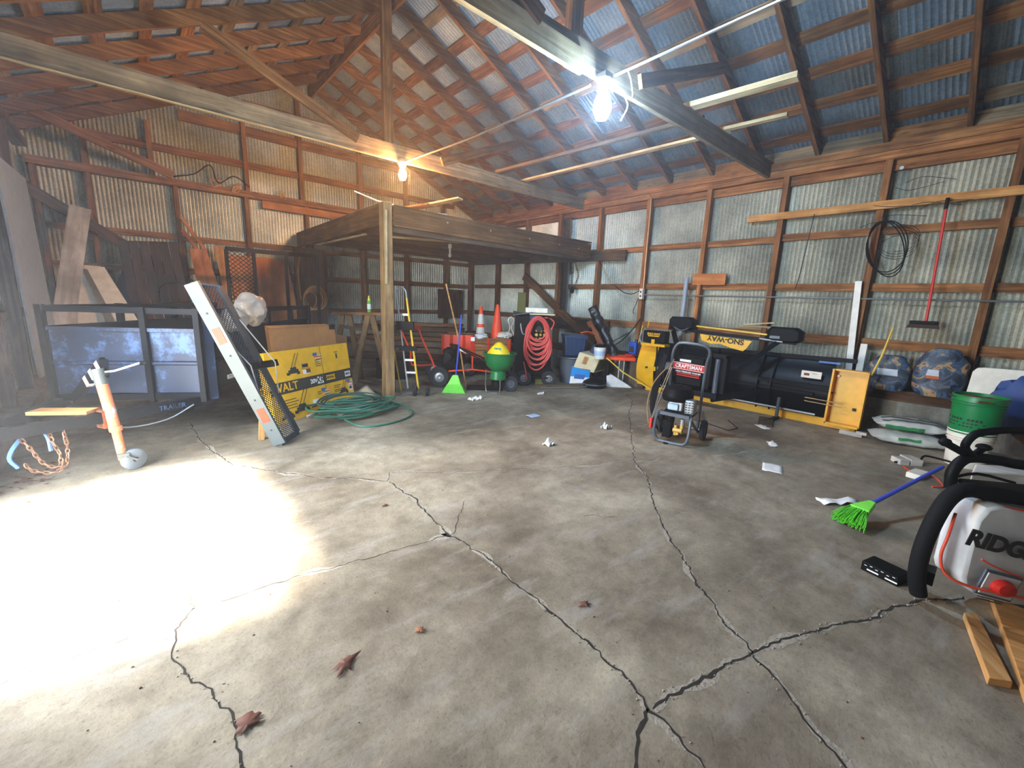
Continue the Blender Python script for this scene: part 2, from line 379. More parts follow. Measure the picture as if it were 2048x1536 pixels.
def struct(name, mb, mat, loc=(0, 0, 0)):
    o = bpy.data.objects.new(name, _mesh(name, mb, mat)); COL.objects.link(o); o['kind'] = 'structure'; WM[o] = Matrix.Identity(4); return o
def copy_tree(o, parent=None, loc=None, rz=None, label=None):
    c = o.copy(); COL.objects.link(c); c.parent = parent
    if loc is not None: c.location = loc
    if rz is not None: c.rotation_euler = (0, 0, rz)
    if label: c['label'] = label
    for ch in list(o.children): copy_tree(ch, c)
    return c
def V(*a): return Vector(a)
def frame(o, x, y):
    """matrix with origin o, local x and y directions, z = x cross y"""
    x = Vector(x).normalized(); z = x.cross(Vector(y)).normalized(); y = z.cross(x)
    return Matrix.Translation(o) @ Matrix((x, y, z)).transposed().to_4x4()
# ================================================================ the building
XR, YG, XL, YF = 7.15, 9.92, -1.03, -2.3
RX, RZ, SL = 3.06, 5.4, 0.465
zroof = lambda x: RZ-SL*abs(x-RX)
def corr(fn, s0, s1, z0, z1, amp=.013, pitch=.054, holes=(), cuts=()):
    """corrugated sheet; fn(s, z, off) -> point; z0/z1 numbers or functions of s"""
    m = MB(); n = int((s1-s0)/pitch*4); Z0 = z0 if callable(z0) else (lambda s: z0); Z1 = z1 if callable(z1) else (lambda s: z1)
    for (a, b, lo, hi) in ([(s0, s1, Z0, Z1)] if not holes else []) or [(a, b, (lambda s, q=lo: Z0(s) if q is None else q), (lambda s, q=hi: Z1(s) if q is None else q)) for a, b, lo, hi in holes]:
        k = max(2, int((b-a)/pitch*4)); o = len(m.v)
        for i in range(k+1):
            s = a+(b-a)*i/k; of = amp*math.sin(2*PI*s/pitch)
            m.v.append(V(*fn(s, lo(s), of))); m.v.append(V(*fn(s, hi(s), of)))
        for i in range(k): m.face((o+2*i, o+2*i+2, o+2*i+3, o+2*i+1))
    return m

# ---- floor
m = MB(); m.box((-1.3, YF-.1, -.12), (7.5, YG+.2, 0)); floor = struct('floor', m, 'floor_concrete')
m = MB(); m.box((-14, -9, -.14), (-1.3, 14, -.02)); struct('ground', m, 'outside_gravel')
CR = dict(
 A=([(1.366, 3.0), (1.382, 2.581), (1.333, 2.221), (1.329, 2.035), (1.365, 1.772), (1.347, 1.524), (1.343, 1.399), (1.337, 1.115), (1.331, 0.934), (1.315, 0.769), (1.266, 0.605), (1.271, 0.529), (1.243, 0.442), (1.229, 0.382)], .009),
 A2=([(1.266, 0.605), (1.157, 0.577), (1.049, 0.53), (.9, .47)], .012),
 B=([(4.241, 2.658), (3.37, 2.038), (3.154, 1.774), (2.675, 1.419), (2.364, 1.098), (2.151, 0.867), (2.053, 0.767), (1.936, 0.618), (1.849, 0.466), (1.763, 0.334), (1.664, 0.208), (1.583, 0.09), (1.45, -.1)], .009),
 C=([(1.28, .61), (1.42, 0.57), (1.646, 0.517), (1.849, 0.466), (2.007, 0.409), (2.279, 0.304), (2.475, 0.208), (2.731, 0.113), (2.957, 0.004), (3.138, -0.115)], .011),
 D=([(0.314, 5.669), (0.335, 4.937), (0.401, 4.469), (0.475, 4.053), (0.578, 3.912), (0.746, 3.661), (0.969, 3.375), (1.178, 3.186), (1.366, 3.0)], .009),
 E=([(1.329, 2.035), (1.105, 2.069), (0.902, 2.1), (0.644, 2.155), (0.408, 2.183), (0.237, 2.2), (0.066, 2.215), (-0.044, 2.235), (-0.153, 2.192), (-0.266, 2.183), (-0.444, 2.191), (-.8, 2.2)], .005),
 F=([(0.06, 2.638), (0.031, 2.432), (0.067, 2.226), (-0.015, 2.118), (-0.03, 1.994), (-0.009, 1.826), (0.062, 1.686), (0.106, 1.562), (0.109, 1.478), (0.089, 1.389), (0.103, 1.308), (.1, 1.1)], .007),
 G=([(4.241, 2.658), (4.812, 3.068), (5.638, 3.558), (6.264, 4.276)], .008),
 H=([(1.366, 3.0), (1.455, 3.144), (1.856, 2.852), (2.233, 2.644), (2.63, 2.426), (3.37, 2.038), (3.773, 1.907), (4.609, 1.482)], .005),
 I=([(1.329, 2.035), (1.392, 2.075), (1.671, 2.365)], .004), J=([(2.194, 1.693), (2.349, 1.532)], .004))
for key, (pts, wd) in CR.items():
    m = MB(); P = [V(x, y, .0012) for x, y in pts]; fine = []
    for a, b in zip(P, P[1:]):
        k = max(2, int((b-a).length/.022))
        for i in range(k): fine.append(a.lerp(b, i/k))
    fine.append(P[-1]); o = 0; nn = len(fine)
    for i, p in enumerate(fine):
        t = (fine[min(i+1, nn-1)]-fine[max(i-1, 0)]).normalized(); q = V(-t.y, t.x, 0)
        wob = noise.noise(p*9+V(3, 1, 0))*.022+noise.noise(p*30)*.014+random.uniform(-.0025, .0025)
        ww = wd*(.35+1.1*abs(noise.noise(p*14+V(0, 5, 2)))+.5*random.random())*(.4 if i in (0, nn-1) else 1)
        m.v += [p+q*(wob-ww/1.6), p+q*(wob+ww/1.6)]
    for i in range(nn-1): m.face((2*i, 2*i+2, 2*i+3, 2*i+1))
    part('crack', m, 'crack_dark', floor)
    if key in 'ABCEDH':
        m = MB()
        for i, p in enumerate(fine):
            t = (fine[min(i+1, nn-1)]-fine[max(i-1, 0)]).normalized(); q = V(-t.y, t.x, 0); wob = noise.noise(p*9+V(3, 1, 0))*.022
            a_ = max(0, noise.noise(p*6+V(9, 2, 0))+.12)*.05+random.uniform(0, .004); b_2 = max(0, noise.noise(p*6+V(1, 8, 0))+.12)*.05+random.uniform(0, .004)
            m.v += [p+q*(wob-a_)-V(0, 0, .0006), p+q*(wob+b_2)-V(0, 0, .0006)]
        for i in range(nn-1): m.face((2*i, 2*i+2, 2*i+3, 2*i+1))
        part('crack_edge', m, 'crack_edge', floor, label='pale crumbled edge along the crack')
    m = MB()
    if key in 'ACBF':
        for i, p in enumerate(fine):
            for _ in range(2):
                if random.random() < .38:
                    r = random.uniform(.002, .0055)*(1.3 if key == 'C' else 1)
                    m.blob(p+V(random.gauss(0, wd*1.6), random.gauss(0, wd*1.6), r*.3), (r, r*.8, r*.5), seed=i, amp=.3, n=5, m=3)
        part('crack_crumbs', m, 'crack_crumbs', floor, kind='stuff')

# ---- walls: sheet, studs and girts as parts of each wall
STU = [-1.94, -.88, .17, 1.25, 2.36, 3.45, 4.53, 5.60, 6.69, 7.74, 8.85]
wr = struct('wall_right', corr(lambda s, z, o: (XR+.115+o, s, z), YF-.2, YG+.25, .35, 3.78), 'galvanized_wall')
m = MB(); m.box((6.95, YF, 0), (7.5, YG+.15, .40)); part('concrete_curb', m, 'curb_concrete', wr)
m = MB(); m.box((6.99, YF, .40), (7.27, YG+.1, .53)); part('sill_timber', m, 'framing_dark', wr)
for i, y in enumerate(STU):
    m = MB(); j = random.uniform(-.008, .008)
    m.box((XR-.03, y-.036+j, .53), (XR+.10, y+.036+j, 3.30)); part('stud', m, 'framing', wr)
for z, h in ((2.47, .095), (1.78, .10), (1.07, .12)):
    ys = [YF]+STU+[YG]
    for a, b in zip(ys, ys[1:]):
        dz = random.uniform(-.008, .008); m = MB(); m.beam((XR+.075, a+.034, z+dz), (XR+.075, b-.034, z+dz+random.uniform(-.006, .006)), .04, h); part('girt', m, 'framing', wr)
m = MB(); m.box((XR-.05, YF, 3.40), (XR+.10, YG, 3.50)); part('top_plate', m, 'framing', wr)
m = MB(); m.box((XR-.045, YF, 3.30), (XR+.10, YG, 3.395)); part('top_plate', m, 'framing', wr)
ys = [YF]+STU+[YG]
for a, b in zip(ys, ys[1:]):
    m = MB(); m.box((XR+.05, a+.036, 3.18), (XR+.09, b-.036, 3.30)); part('header_board', m, 'framing', wr)
m = MB(); m.beam((XR-.055, 7.75, 2.02), (XR-.055, 5.5, .62), .17, .04, (1, 0, 0)); part('corner_brace', m, 'framing', wr)
m = MB(); m.box((XR-.035, 3.02, 1.81), (XR-.01, 3.56, 1.99)); part('nailed_block', m, 'plywood', wr)
m = MB(); m.box((XR-.03, 5.2, .86), (XR+.02, 7.6, 1.10)); part('backing_board', m, 'framing_dark', wr)

XS = [-.97, -.38, .72, 1.79, 2.87, 4.05, 5.15, 6.30, 7.09]
wb = struct('wall_back', corr(lambda s, z, o: (s, YG+.115+o, z), XL-.25, XR+.3, .1, lambda s: zroof(s)+.24), 'galvanized_wall')
m = MB(); m.box((XL-.1, YG-.1, 0), (XR+.1, YG+.3, .35)); part('concrete_curb', m, 'curb_concrete', wb)
m = MB(); m.box((XL, YG-.06, .35), (XR, YG+.1, .47)); part('sill_timber', m, 'framing_dark', wb)
for x in XS:
    m = MB(); m.box((x-.036, YG-.03, .47), (x+.036, YG+.10, 3.18)); part('stud', m, 'framing', wb)
for x in (-.38, .43, 1.83, 2.80, 4.03, 5.15, 6.2):
    m = MB(); m.box((x-.036, YG-.02, 3.30), (x+.036, YG+.10, zroof(x)-.02)); part('stud', m, 'framing', wb)
for z, h in ((2.33, .095), (1.75, .11), (1.06, .10)):
    for a, b in zip(XS, XS[1:]):
        dz = random.uniform(-.008, .008); m = MB(); m.beam((a+.034, YG+.075, z+dz), (b-.034, YG+.075, z+dz), .04, h); part('girt', m, 'framing', wb)
for z, h in ((3.78, .12), (4.38, .17), (4.85, .12)):
    half = (RZ-z)/SL; a, b = max(XL, RX-half), min(XR, RX+half)
    m = MB(); m.beam((a, YG+.06, z), (b, YG+.06, z), .04, h); part('girt', m, 'framing', wb)
m = MB(); m.box((XL, YG-.05, 3.18), (XR, YG+.10, 3.30)); part('top_plate', m, 'framing', wb)
m = MB(); m.beam((2.05, YG-.04, 3.10), (4.3, YG-.04, 3.08), .03, .14); part('nailed_block', m, 'plywood', wb)
m = MB(); m.beam((-1.32, YG-.07, 3.02), (1.2, YG-.07, 1.22), .04, .16, (0, 0, 1)); part('corner_brace', m, 'framing_dark', wb)
m = MB(); m.box((6.02, YG-.12, .9), (6.10, YG-.02, 1.62)); m.box((6.60, YG-.12, .9), (6.68, YG-.02, 1.62)); m.box((6.0, YG-.12, 1.54), (6.7, YG-.02, 1.66)); m.box((6.1, YG-.03, .9), (6.6, YG-.01, 1.54)); part('boarded_frame', m, 'framing_dark', wb)

wl = struct('wall_left', corr(lambda s, z, o: (XL-.115+o, s, z), YF, YG+.1, .1, 3.78, holes=[(YF-.2, 2.2, None, None), (2.2, 4.18, 2.62, None), (4.18, YG+.25, None, None)]), 'galvanized_wall')
m = MB(); m.box((XL-.25, 4.15, 0), (XL+.12, YG+.1, .22)); part('concrete_curb', m, 'muddy_wood', wl)
m = MB(); m.box((XL-.25, YF, 0), (XL+.12, 2.3, .22)); part('concrete_curb', m, 'muddy_wood', wl)
for y in (-1.9, -.9, .1, 1.1, 2.15, 4.22, 5.3, 6.35, 7.4, 8.5):
    m = MB(); m.box((XL-.10, y-.04, .22), (XL+.03, y+.04, 3.40)); part('stud', m, 'framing_dark', wl)
for z in (2.47, 1.78, 1.07):
    for a, b in ((YF, 2.23), (4.26, YG)):
        m = MB(); m.beam((XL-.075, a, z), (XL-.075, b, z), .04, .1); part('girt', m, 'framing_dark', wl)
m = MB(); m.box((XL-.10, YF, 3.40), (XL+.05, YG, 3.50)); part('top_plate', m, 'framing_dark', wl)
m = MB(); m.box((XL-.12, 2.0, 2.62), (XL+.02, 4.3, 2.85)); part('door_header', m, 'framing_dark', wl)
wf = struct('wall_front', corr(lambda s, z, o: (s, YF-.1+o, z), XL-.25, XR+.3, 0, lambda s: zroof(s)+.24), 'galvanized_wall')
for x in XS:
    m = MB(); m.box((x-.036, YF-.09, 0), (x+.036, YF+.03, zroof(x)-.05)); part('stud', m, 'framing', wf)

# ---- roof
TH = .17
def slope_sheet(sg):
    mm = MB(); p = .054; n = int((YG-YF+.3)/p*4)
    for i in range(n+1):
        y = YF-.15+(YG-YF+.3)*i/n; of = .010*math.sin(2*PI*y/p)
        for x in (RX, RX+sg*4.7): mm.v.append(V(x, y, zroof(x)+TH+.045+of))
    for i in range(n): mm.face((2*i, 2*i+2, 2*i+3, 2*i+1))
    return mm
m = slope_sheet(1); m2 = slope_sheet(-1); o = len(m.v); m.v += m2.v
for f in m2.f: m.face([o+i for i in f])
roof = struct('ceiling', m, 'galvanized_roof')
for k in range(-3, 15):
    for sg, y0 in ((1, .61), (-1, .20)):
        y = y0+.71*k
        if not YF < y < YG: continue
        xe = RX+sg*4.55; t = .024; hv = TH
        m = MB(); m.hexa([(RX+sg*.02, y-t, RZ), (xe, y-t, zroof(xe)), (xe, y+t, zroof(xe)), (RX+sg*.02, y+t, RZ),
                          (RX+sg*.02, y-t, RZ+hv), (xe, y-t, zroof(xe)+hv), (xe, y+t, zroof(xe)+hv), (RX+sg*.02, y+t, RZ+hv)], 0)
        part('rafter', m, 'roof_wood', roof)
for sg in (1, -1):
    for k in range(11):
        x = RX+sg*(.12+.425*k); wv = .068+random.uniform(-.008, .006); y = YF
        while y < YG+.1:
            L = random.choice((2.84, 3.55, 4.26)); y2 = min(YG+.1, y+L); a, b = x-wv, x+wv; e = random.uniform(-.012, .012)
            m = MB(); m.hexa([(a, y, zroof(a)+TH), (b, y, zroof(b)+TH), (b+e, y2, zroof(b+e)+TH), (a+e, y2, zroof(a+e)+TH), (a, y, zroof(a)+TH+.022), (b, y, zroof(b)+TH+.022), (b+e, y2, zroof(b+e)+TH+.022), (a+e, y2, zroof(a+e)+TH+.022)], 1)
            part('purlin', m, 'framing_grey' if random.random() < .35 else 'roof_wood', roof); y = y2+.004
m = MB(); m.box((RX-.02, YF, RZ-.14), (RX+.02, YG+.1, RZ+.12)); part('ridge_board', m, 'framing', roof)
for k in range(-3, 14):   # boards closing the eave between rafters
    y = .61+.71*k
    if y > YG-.5 or y < YF: continue
    m = MB(); m.box((XR+.02, y+.027, 3.5), (XR+.04, y+.683, 3.665)); part('eave_board', m, 'framing_grey' if k % 3 else 'roof_wood', roof)
def tie(y, y2=None, mat='framing_grey'):
    m = MB(); m.beam((XL-.05, y, 3.425), (XR+.05, y2 or y, 3.425), .05, .21); part('tie_beam', m, mat, roof)
tie(6.05); tie(2.66, 2.60); tie(-.9)
m = MB(); m.beam((1.1, 2.60, 3.385), (2.92, 2.60, 3.355), .045, .17); part('scab_board', m, 'lumber_pale', roof)
m = MB(); m.beam((RX-4.1, 6.0, 3.32), (2.35, 6.0, 3.31), .03, .012); part('splinter_strip', m, 'lumber_pale', roof)
for y in (6.05, 2.63, -.9):
    m = MB(); m.box((2.83, y+.025, 3.34), (2.97, y+.095, 5.36)); part('king_post', m, 'roof_wood', roof)
    m = MB(); m.beam((.80, y-.06, 4.13), (2.42, y-.06, 3.46), .04, .12); part('strut', m, 'roof_wood', roof)
    m = MB(); m.beam((5.32, y-.06, 4.13), (3.70, y-.06, 3.46), .04, .12); part('strut', m, 'roof_wood', roof)
m = MB(); m.beam((-1.05, 9.3, 3.86), (.68, 9.55, 3.29), .04, .13); part('wind_brace', m, 'framing', roof)
# ================================================================ lamps, conduit and the loft
plain('bulb_warm', '#ffd2a0', emit=('#ffbe78', 900.0)); plain('bulb_cool', '#eef6ff', emit=('#b0d6ff', 520.0))
plain('porcelain', '#d8d4c8', .4)
def lamp(x, y, mat, label, r=.045, L=.16):
    t = thing('bare_bulb_lamp', label, 'lamp', (x, y, 3.30))
    m = MB(); m.cyl((0, 0, -.02), (0, 0, .0), .06, .065); m.cyl((0, 0, -.055), (0, 0, -.02), .045, .058); part('lamp_holder', m, 'porcelain', t)
    m = MB(); m.lathe([(.001, -.055-L), (r*.6, -.055-L*.95), (r, -.055-L*.7), (r*.95, -.055-L*.45), (r*.45, -.055-L*.1), (.014, -.05)], n=20); part('bulb', m, mat, t)
    m = MB(); m.box((-.05, -.05, 0), (.05, .05, .045)); part('junction_box', m, 'galv_pipe', t, bevel=.004)
lamp(3.05, 5.98, 'bulb_warm', 'warm yellow bare bulb under the beam above the loft post', .055, .18)
lamp(3.17, 2.56, 'bulb_cool', 'large bright white bulb under the beam nearest the camera', .075, .26)
m = MB(); m.tube([(3.07, 5.9, 3.31), (3.14, 4.4, 3.285), (3.16, 2.7, 3.30)], .013, 8, sm=4); m.tube([(3.17, 2.45, 3.30), (3.15, .6, 3.31), (3.15, -.9, 3.31)], .013, 8, sm=4)
single('ceiling_conduit', m, 'galv_pipe', 'thin pale conduit running from the warm bulb past the white bulb overhead', 'conduit')
m = MB(); m.tube([(3.22, 2.5, 3.28), (3.42, 2.45, 3.2), (3.47, 2.5, 3.36), (3.44, 2.52, 3.44)], .006, 6, sm=5); m.tube([(3.24, 2.5, 3.27), (3.40, 2.47, 3.16), (3.36, 2.5, 3.02)], .005, 6, sm=5)
single('loose_wire', m, 'porcelain', 'pale loose wires hanging beside the bright white bulb', 'wire')

t = thing('storage_loft', 'timber loft platform on one post in the far corner', 'loft', (2.64, 5.67, 0))
def lp(name, m, mat='loft_wood', **k): return part(name, m, mat, t, w=True, **k)
m = MB(); m.hexa([(2.56, 5.60, 0), (2.70, 5.60, 0), (2.70, 5.74, 0), (2.56, 5.74, 0), (2.575, 5.60, 2.66), (2.70, 5.60, 2.66), (2.70, 5.74, 2.66), (2.575, 5.74, 2.66)], 2); lp('post', m, 'post_wood', bevel=.008)
m = MB(); m.beam((2.72, 5.60, 2.50), (6.86, 5.60, 2.44), .045, .27); lp('front_beam', m)
m = MB(); m.beam((2.72, 5.68, 2.34), (6.80, 5.66, 2.31), .09, .10); lp('ledger_strip', m, 'lumber_old')
m = MB(); m.beam((2.64, 5.76, 2.53), (2.66, YG-.04, 2.50), .045, .28); lp('side_beam', m)
for i in range(6):
    y = 6.35+.62*i; m = MB(); m.beam((2.67, y, 2.51), (7.05, y, 2.48), .045, .20); lp('joist', m)
for i in range(24):
    x = 2.70+i*.185
    if x > 6.95: break
    m = MB(); m.box((x, 5.64, 2.612), (x+.18, YG-.05, 2.634)); lp('deck_board', m, 'lumber_old')
m = MB(); m.beam((XR-.065, 4.9, 2.36), (XR-.065, 9.8, 2.44), .05, .19); lp('wall_ledger', m, 'lumber_old')
for x, z in ((3.55, 2.52), (4.35, 2.51), (5.2, 2.49), (5.95, 2.47), (6.5, 2.46)):
    m = MB(); m.cyl((x, 5.57, z), (x, 5.58, z), .012); lp('bolt_head', m, 'steel')
m = MB(); m.beam((2.60, 5.585, 2.55), (2.585, 5.585, 1.60), .03, .02, (0, 1, 0)); single('leaning_batten', m, 'lumber_pale', 'pale thin batten fixed upright on the face of the loft post', 'batten')
def board(label, a, b, wd, th, mat='lumber_pale', up=(0, 0, 1), name='loose_board', group=None):
    m = MB(); m.beam(a, b, wd, th, up); return single(name, m, mat, label, 'board', group or 'loose boards up on the beams and loft')
board('pale board jutting past the loft edge, topmost of the loose boards', (3.12, 6.4, 2.70), (3.64, 5.38, 2.84), .14, .022)
board('pale wide board lying flat on the loft behind the bulb', (2.80, 6.7, 2.65), (3.30, 5.62, 2.73), .18, .022, 'lumber_fresh')
board('short white offcut on the front edge of the loft', (3.35, 5.85, 2.645), (3.62, 5.70, 2.645), .09, .03, 'painted_board')
m = MB(); m.tube([(2.35, 6.0, 2.80), (2.62, 5.93, 2.72), (2.9, 5.86, 2.68)], .009, 8); single('white_rod', m, 'white_plastic', 'thin white rod poking out over the loft corner', 'rod')
board('yellow batten nailed under the loft joists, behind the hanging bulb', (3.1, 6.75, 2.37), (4.45, 6.15, 2.37), .05, .03)
board('pale batten under the side beam of the loft', (2.72, 8.9, 2.345), (2.74, 6.6, 2.345), .04, .025)
t = thing('hanging_bulb_socket', 'small unlit socket hanging under the loft', 'lamp', (4.45, 6.9, 2.37))
m = MB(); m.cyl((0, 0, -.03), (0, 0, .04), .035, .03); m.cyl((0, 0, -.10), (0, 0, -.03), .02); part('socket', m, 'porcelain', t)
m = MB(); m.lathe([(.001, -.20), (.022, -.19), (.03, -.165), (.02, -.12), (.014, -.10)]); part('bulb', m, 'porcelain', t)

# long poles and boards laid across the ties, over the right-hand slope
board('long pale pole laid over the beams on the right roof slope, inner one', (4.80, 6.1, 3.555), (5.05, 2.62, 3.555), .06, .04, 'lumber_old', group=None)
board('long board laid over the beams nearest the right eave', (5.45, 6.1, 3.55), (5.62, 2.55, 3.55), .09, .03, 'lumber_pale')
board('wide pale board wedged between rafters beyond the big beam', (4.72, 2.75, 3.57), (4.88, 1.65, 3.60), .12, .05, 'lumber_pale')
board('narrow pale board wedged under the rafters near the right eave', (5.52, 2.75, 3.55), (5.62, 1.95, 3.56), .08, .035, 'lumber_pale')

# ---- things fixed to the right wall
m = MB(); m.tube([(7.08, 8.85, 3.38), (7.08, 7.2, 3.36), (7.08, 5.2, 3.36), (7.08, 4.62, 3.37), (7.08, 4.50, 3.33), (7.08, 4.47, 3.22), (7.08, 4.47, 2.7), (7.07, 4.46, 2.2), (7.08, 4.46, 1.74)], .014, 8, sm=4); m.tube([(7.0, 9.4, 3.33), (7.06, 8.6, 3.32)], .008, 6)
single('bent_conduit', m, 'copper_pipe', 'tan conduit along the top plate bending down to the outlet', 'conduit')
t = thing('outlet_box', 'white double outlet box at the foot of the bent conduit', 'outlet', (7.04, 4.47, 1.55))
m = MB(); m.box((-.02, -.035, 0), (.05, .035, .19)); part('cover', m, 'white_plastic', t, bevel=.006)
for z in (.055, .13): m = MB(); m.cyl((-.024, 0, z), (-.019, 0, z), .017); part('socket', m, 'ink_dark', t)
m = MB(); m.tube([(7.07, 4.42, 1.63), (7.09, 3.0, 1.63), (7.09, 1.2, 1.63), (7.09, -2.2, 1.63)], .012, 8); single('wall_conduit', m, 'galv_pipe', 'grey horizontal conduit along the right wall studs', 'conduit')
m = MB(); m.beam((7.095, 2.79, 2.77), (7.095, -1.9, 2.77), .035, .095); single('nailed_board', m, 'lumber_fresh', 'fresh orange board nailed across the right wall studs', 'board')
m = MB(); m.hexa([(7.08, 1.20, 1.00), (7.08, 1.27, 1.00), (7.115, 1.27, 1.0), (7.115, 1.20, 1.0), (7.07, 1.28, 1.85), (7.07, 1.35, 1.85), (7.105, 1.35, 1.85), (7.105, 1.28, 1.85)], 2)
m.v = [V(p.x-.02, p.y, p.z if p.z > 1.2 else .54) for p in m.v]; single('white_board', m, 'white_board', 'tall white board leaning on the stud beyond the plow', 'board')
m = MB(); m.cbox((7.04, 1.13, .80), (.03, .07, .52)); single('white_board', m, 'white_board', 'short white board standing on the sill behind the plow end', 'board')
m = MB(); m.cyl((7.02, 3.62, .55), (7.05, 3.63, 1.93), .035); single('grey_pipe', m, 'pale_blue', 'pale grey plastic pipe standing against the stud behind the plow', 'pipe')
m = MB(); m.tube([(7.05, 1.93, 2.74), (7.04, 1.95, 2.4), (7.05, 1.99, 1.9), (7.06, 2.02, 1.74)], .006, 6, sm=3); single('black_cable', m, 'wire_dark', 'thin black cord hanging from the orange board', 'cord')
t = thing('cable_coil', 'black cable coil hanging from the orange board', 'cable', (7.03, 1.1, 2.1))
m = MB(); i0 = 0
for k in range(3):
    m.tube([(7.02-.008*k, 1.10+(.20-.01*k)*math.sin(a)+.03*k*math.cos(a), 2.56-.25*0-.30*(1-math.cos(a))*(1+.05*k)+.05*math.sin(a)) for a in [2*PI*i/24 for i in range(24)]], .007, 6, closed=True)
part('coil', m, 'black_rubber', t, w=True)
t = thing('wire_bundle', 'tangle of thin dark wire behind the black cable coil', 'wire', (7.07, .8, 2.2)); m = MB()
for k in range(7):
    y0 = .62+.09*k; z0 = random.uniform(2.45, 3.05); m.tube([(7.08, y0+.25, z0), (7.06, y0+.1, z0+random.uniform(-.08, .08)), (7.08, y0-.18, z0+random.uniform(-.06, .06))], .003, 4, sm=4)
for k in range(5):
    m.tube([(7.07, 1.0+.18*math.sin(a), 2.25+.14*math.cos(a)+.03*k) for a in [2*PI*i/16+k for i in range(12)]], .003, 4)
part('strand', m, 'wire_dark', t, w=True)
t = thing('push_broom', 'red handled push broom hanging upside on the right wall', 'broom', (7.0, .62, 1.33))
m = MB(); m.tube([(7.03, .645, 2.66), (7.0, .60, 1.38)], .014, 10); part('handle', m, 'red_plastic', t, w=True)
m = MB(); m.cyl((7.03, .648, 2.64), (7.033, .65, 2.76), .018); part('hanger_cap', m, 'black_plastic', t, w=True)
m = MB(); m.box((6.95, .49, 1.345), (7.03, .74, 1.385)); part('broom_block', m, 'black_paint', t, w=True, bevel=.008)
m = MB(); m.hexa([(6.94, .475, 1.30), (7.03, .475, 1.30), (7.03, .76, 1.30), (6.94, .76, 1.30), (6.95, .49, 1.345), (7.03, .49, 1.345), (7.03, .74, 1.345), (6.95, .74, 1.345)]); part('bristles', m, 'bristle', t, w=True)
m = MB(); m.cyl((7.125, 1.12, 3.18), (7.11, 1.12, 3.18), .02)
single('round_tag', m, 'steel', 'small shiny disc under the top plate of the right wall', 'disc')
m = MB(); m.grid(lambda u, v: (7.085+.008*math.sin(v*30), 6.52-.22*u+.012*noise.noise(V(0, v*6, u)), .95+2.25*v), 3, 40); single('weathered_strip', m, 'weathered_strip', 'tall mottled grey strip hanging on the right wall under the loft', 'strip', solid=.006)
t = thing('trailer_chain', 'dark chain and hook hanging from the loft ledger', 'chain', (7.0, 6.1, 1.65)); m = MB()
for k in range(16):
    c = V(7.0, 6.02+.05*math.sin(k*.5), 2.40-.042*k); m.torus(c, .022, .006, (1, 0, 0) if k % 2 else (0, 1, 0), 10, 5, .6)
    c = V(7.0, 6.13, 2.40-.042*k); m.torus(c, .022, .006, (1, 0, 0) if k % 2 else (0, 1, 0), 10, 5, .6)
part('links', m, 'wire_dark', t, w=True)
m = MB(); m.blob((7.0, 6.12, 1.70), (.04, .05, .07), 3, .2); part('hook', m, 'black_paint', t, w=True)
t = thing('thin_chain', 'thin tan chain hanging on the right wall beside the ledger end', 'chain', (7.09, 5.2, 1.9)); m = MB()
m.tube([(7.10, 5.50, 2.30), (7.10, 5.42, 2.15), (7.10, 5.28, 1.95), (7.10, 5.15, 1.84)], .006, 5, sm=4); part('links', m, 'rope_tan', t, w=True)
m = MB(); m.tube([(7.09, 5.1, 1.80), (7.07, 4.9, 1.68), (7.07, 4.7, 1.64), (7.05, 4.52, 1.70)], .008, 6, sm=4); m.tube([(7.06, 4.52, 1.6), (7.04, 4.60, 1.35), (7.05, 4.6, 1.28)], .008, 6, sm=3)
m.tube([(7.06, 4.45, 1.2), (7.02, 4.6, .95), (7.0, 4.85, .7), (6.98, 5.15, .56)], .010, 6, sm=4); m.tube([(7.04, 4.6, .95), (7.0, 4.95, .74), (6.98, 5.3, .6)], .008, 6, sm=4)
single('black_cable', m, 'black_rubber', 'black cords trailing from the white outlet box', 'cord')
t = thing('stake_bundle', 'thin yellow stakes laid on the girt behind the plow lamp', 'stakes', (7.05, 2.3, 1.14))
for k in range(4):
    m = MB(); m.beam((7.19-.03*k, 2.80-.05*k, 1.145+.020*k), (7.19-.03*k, 1.98+.08*k, 1.15+.020*k+(.05 if k == 3 else 0)), .028, .018); part('stake', m, 'lumber_pale', t, w=True)
# rope twists on the back wall plate
for k, (x, lab) in enumerate(((1.35, 'tan rope knot on the back plate, nearest the left slope'), (1.62, 'tan rope twist on the back plate above the steel gate'), (2.45, 'tan rope knot on the back plate near the warm bulb'))):
    m = MB(); P = [(x+random.uniform(-.11, .11), YG-.08+random.uniform(-.04, .03), 3.31+random.uniform(-.09, .09)) for _ in range(9)]; m.tube(P, .010, 6, sm=4); single('rope_knot', m, 'rope_tan', lab, 'rope', 'rope knots along the back wall plate')
m = MB(); m.tube([(.7, YG-.1, 3.32), (1.0, YG-.12, 3.42), (1.25, YG-.1, 3.62), (1.35, YG-.1, 3.34), (1.6, YG-.12, 3.5), (1.85, YG-.1, 3.36)], .010, 6, sm=5); single('dark_hose', m, 'black_rubber', 'dark hose looping along the back wall plate', 'hose')
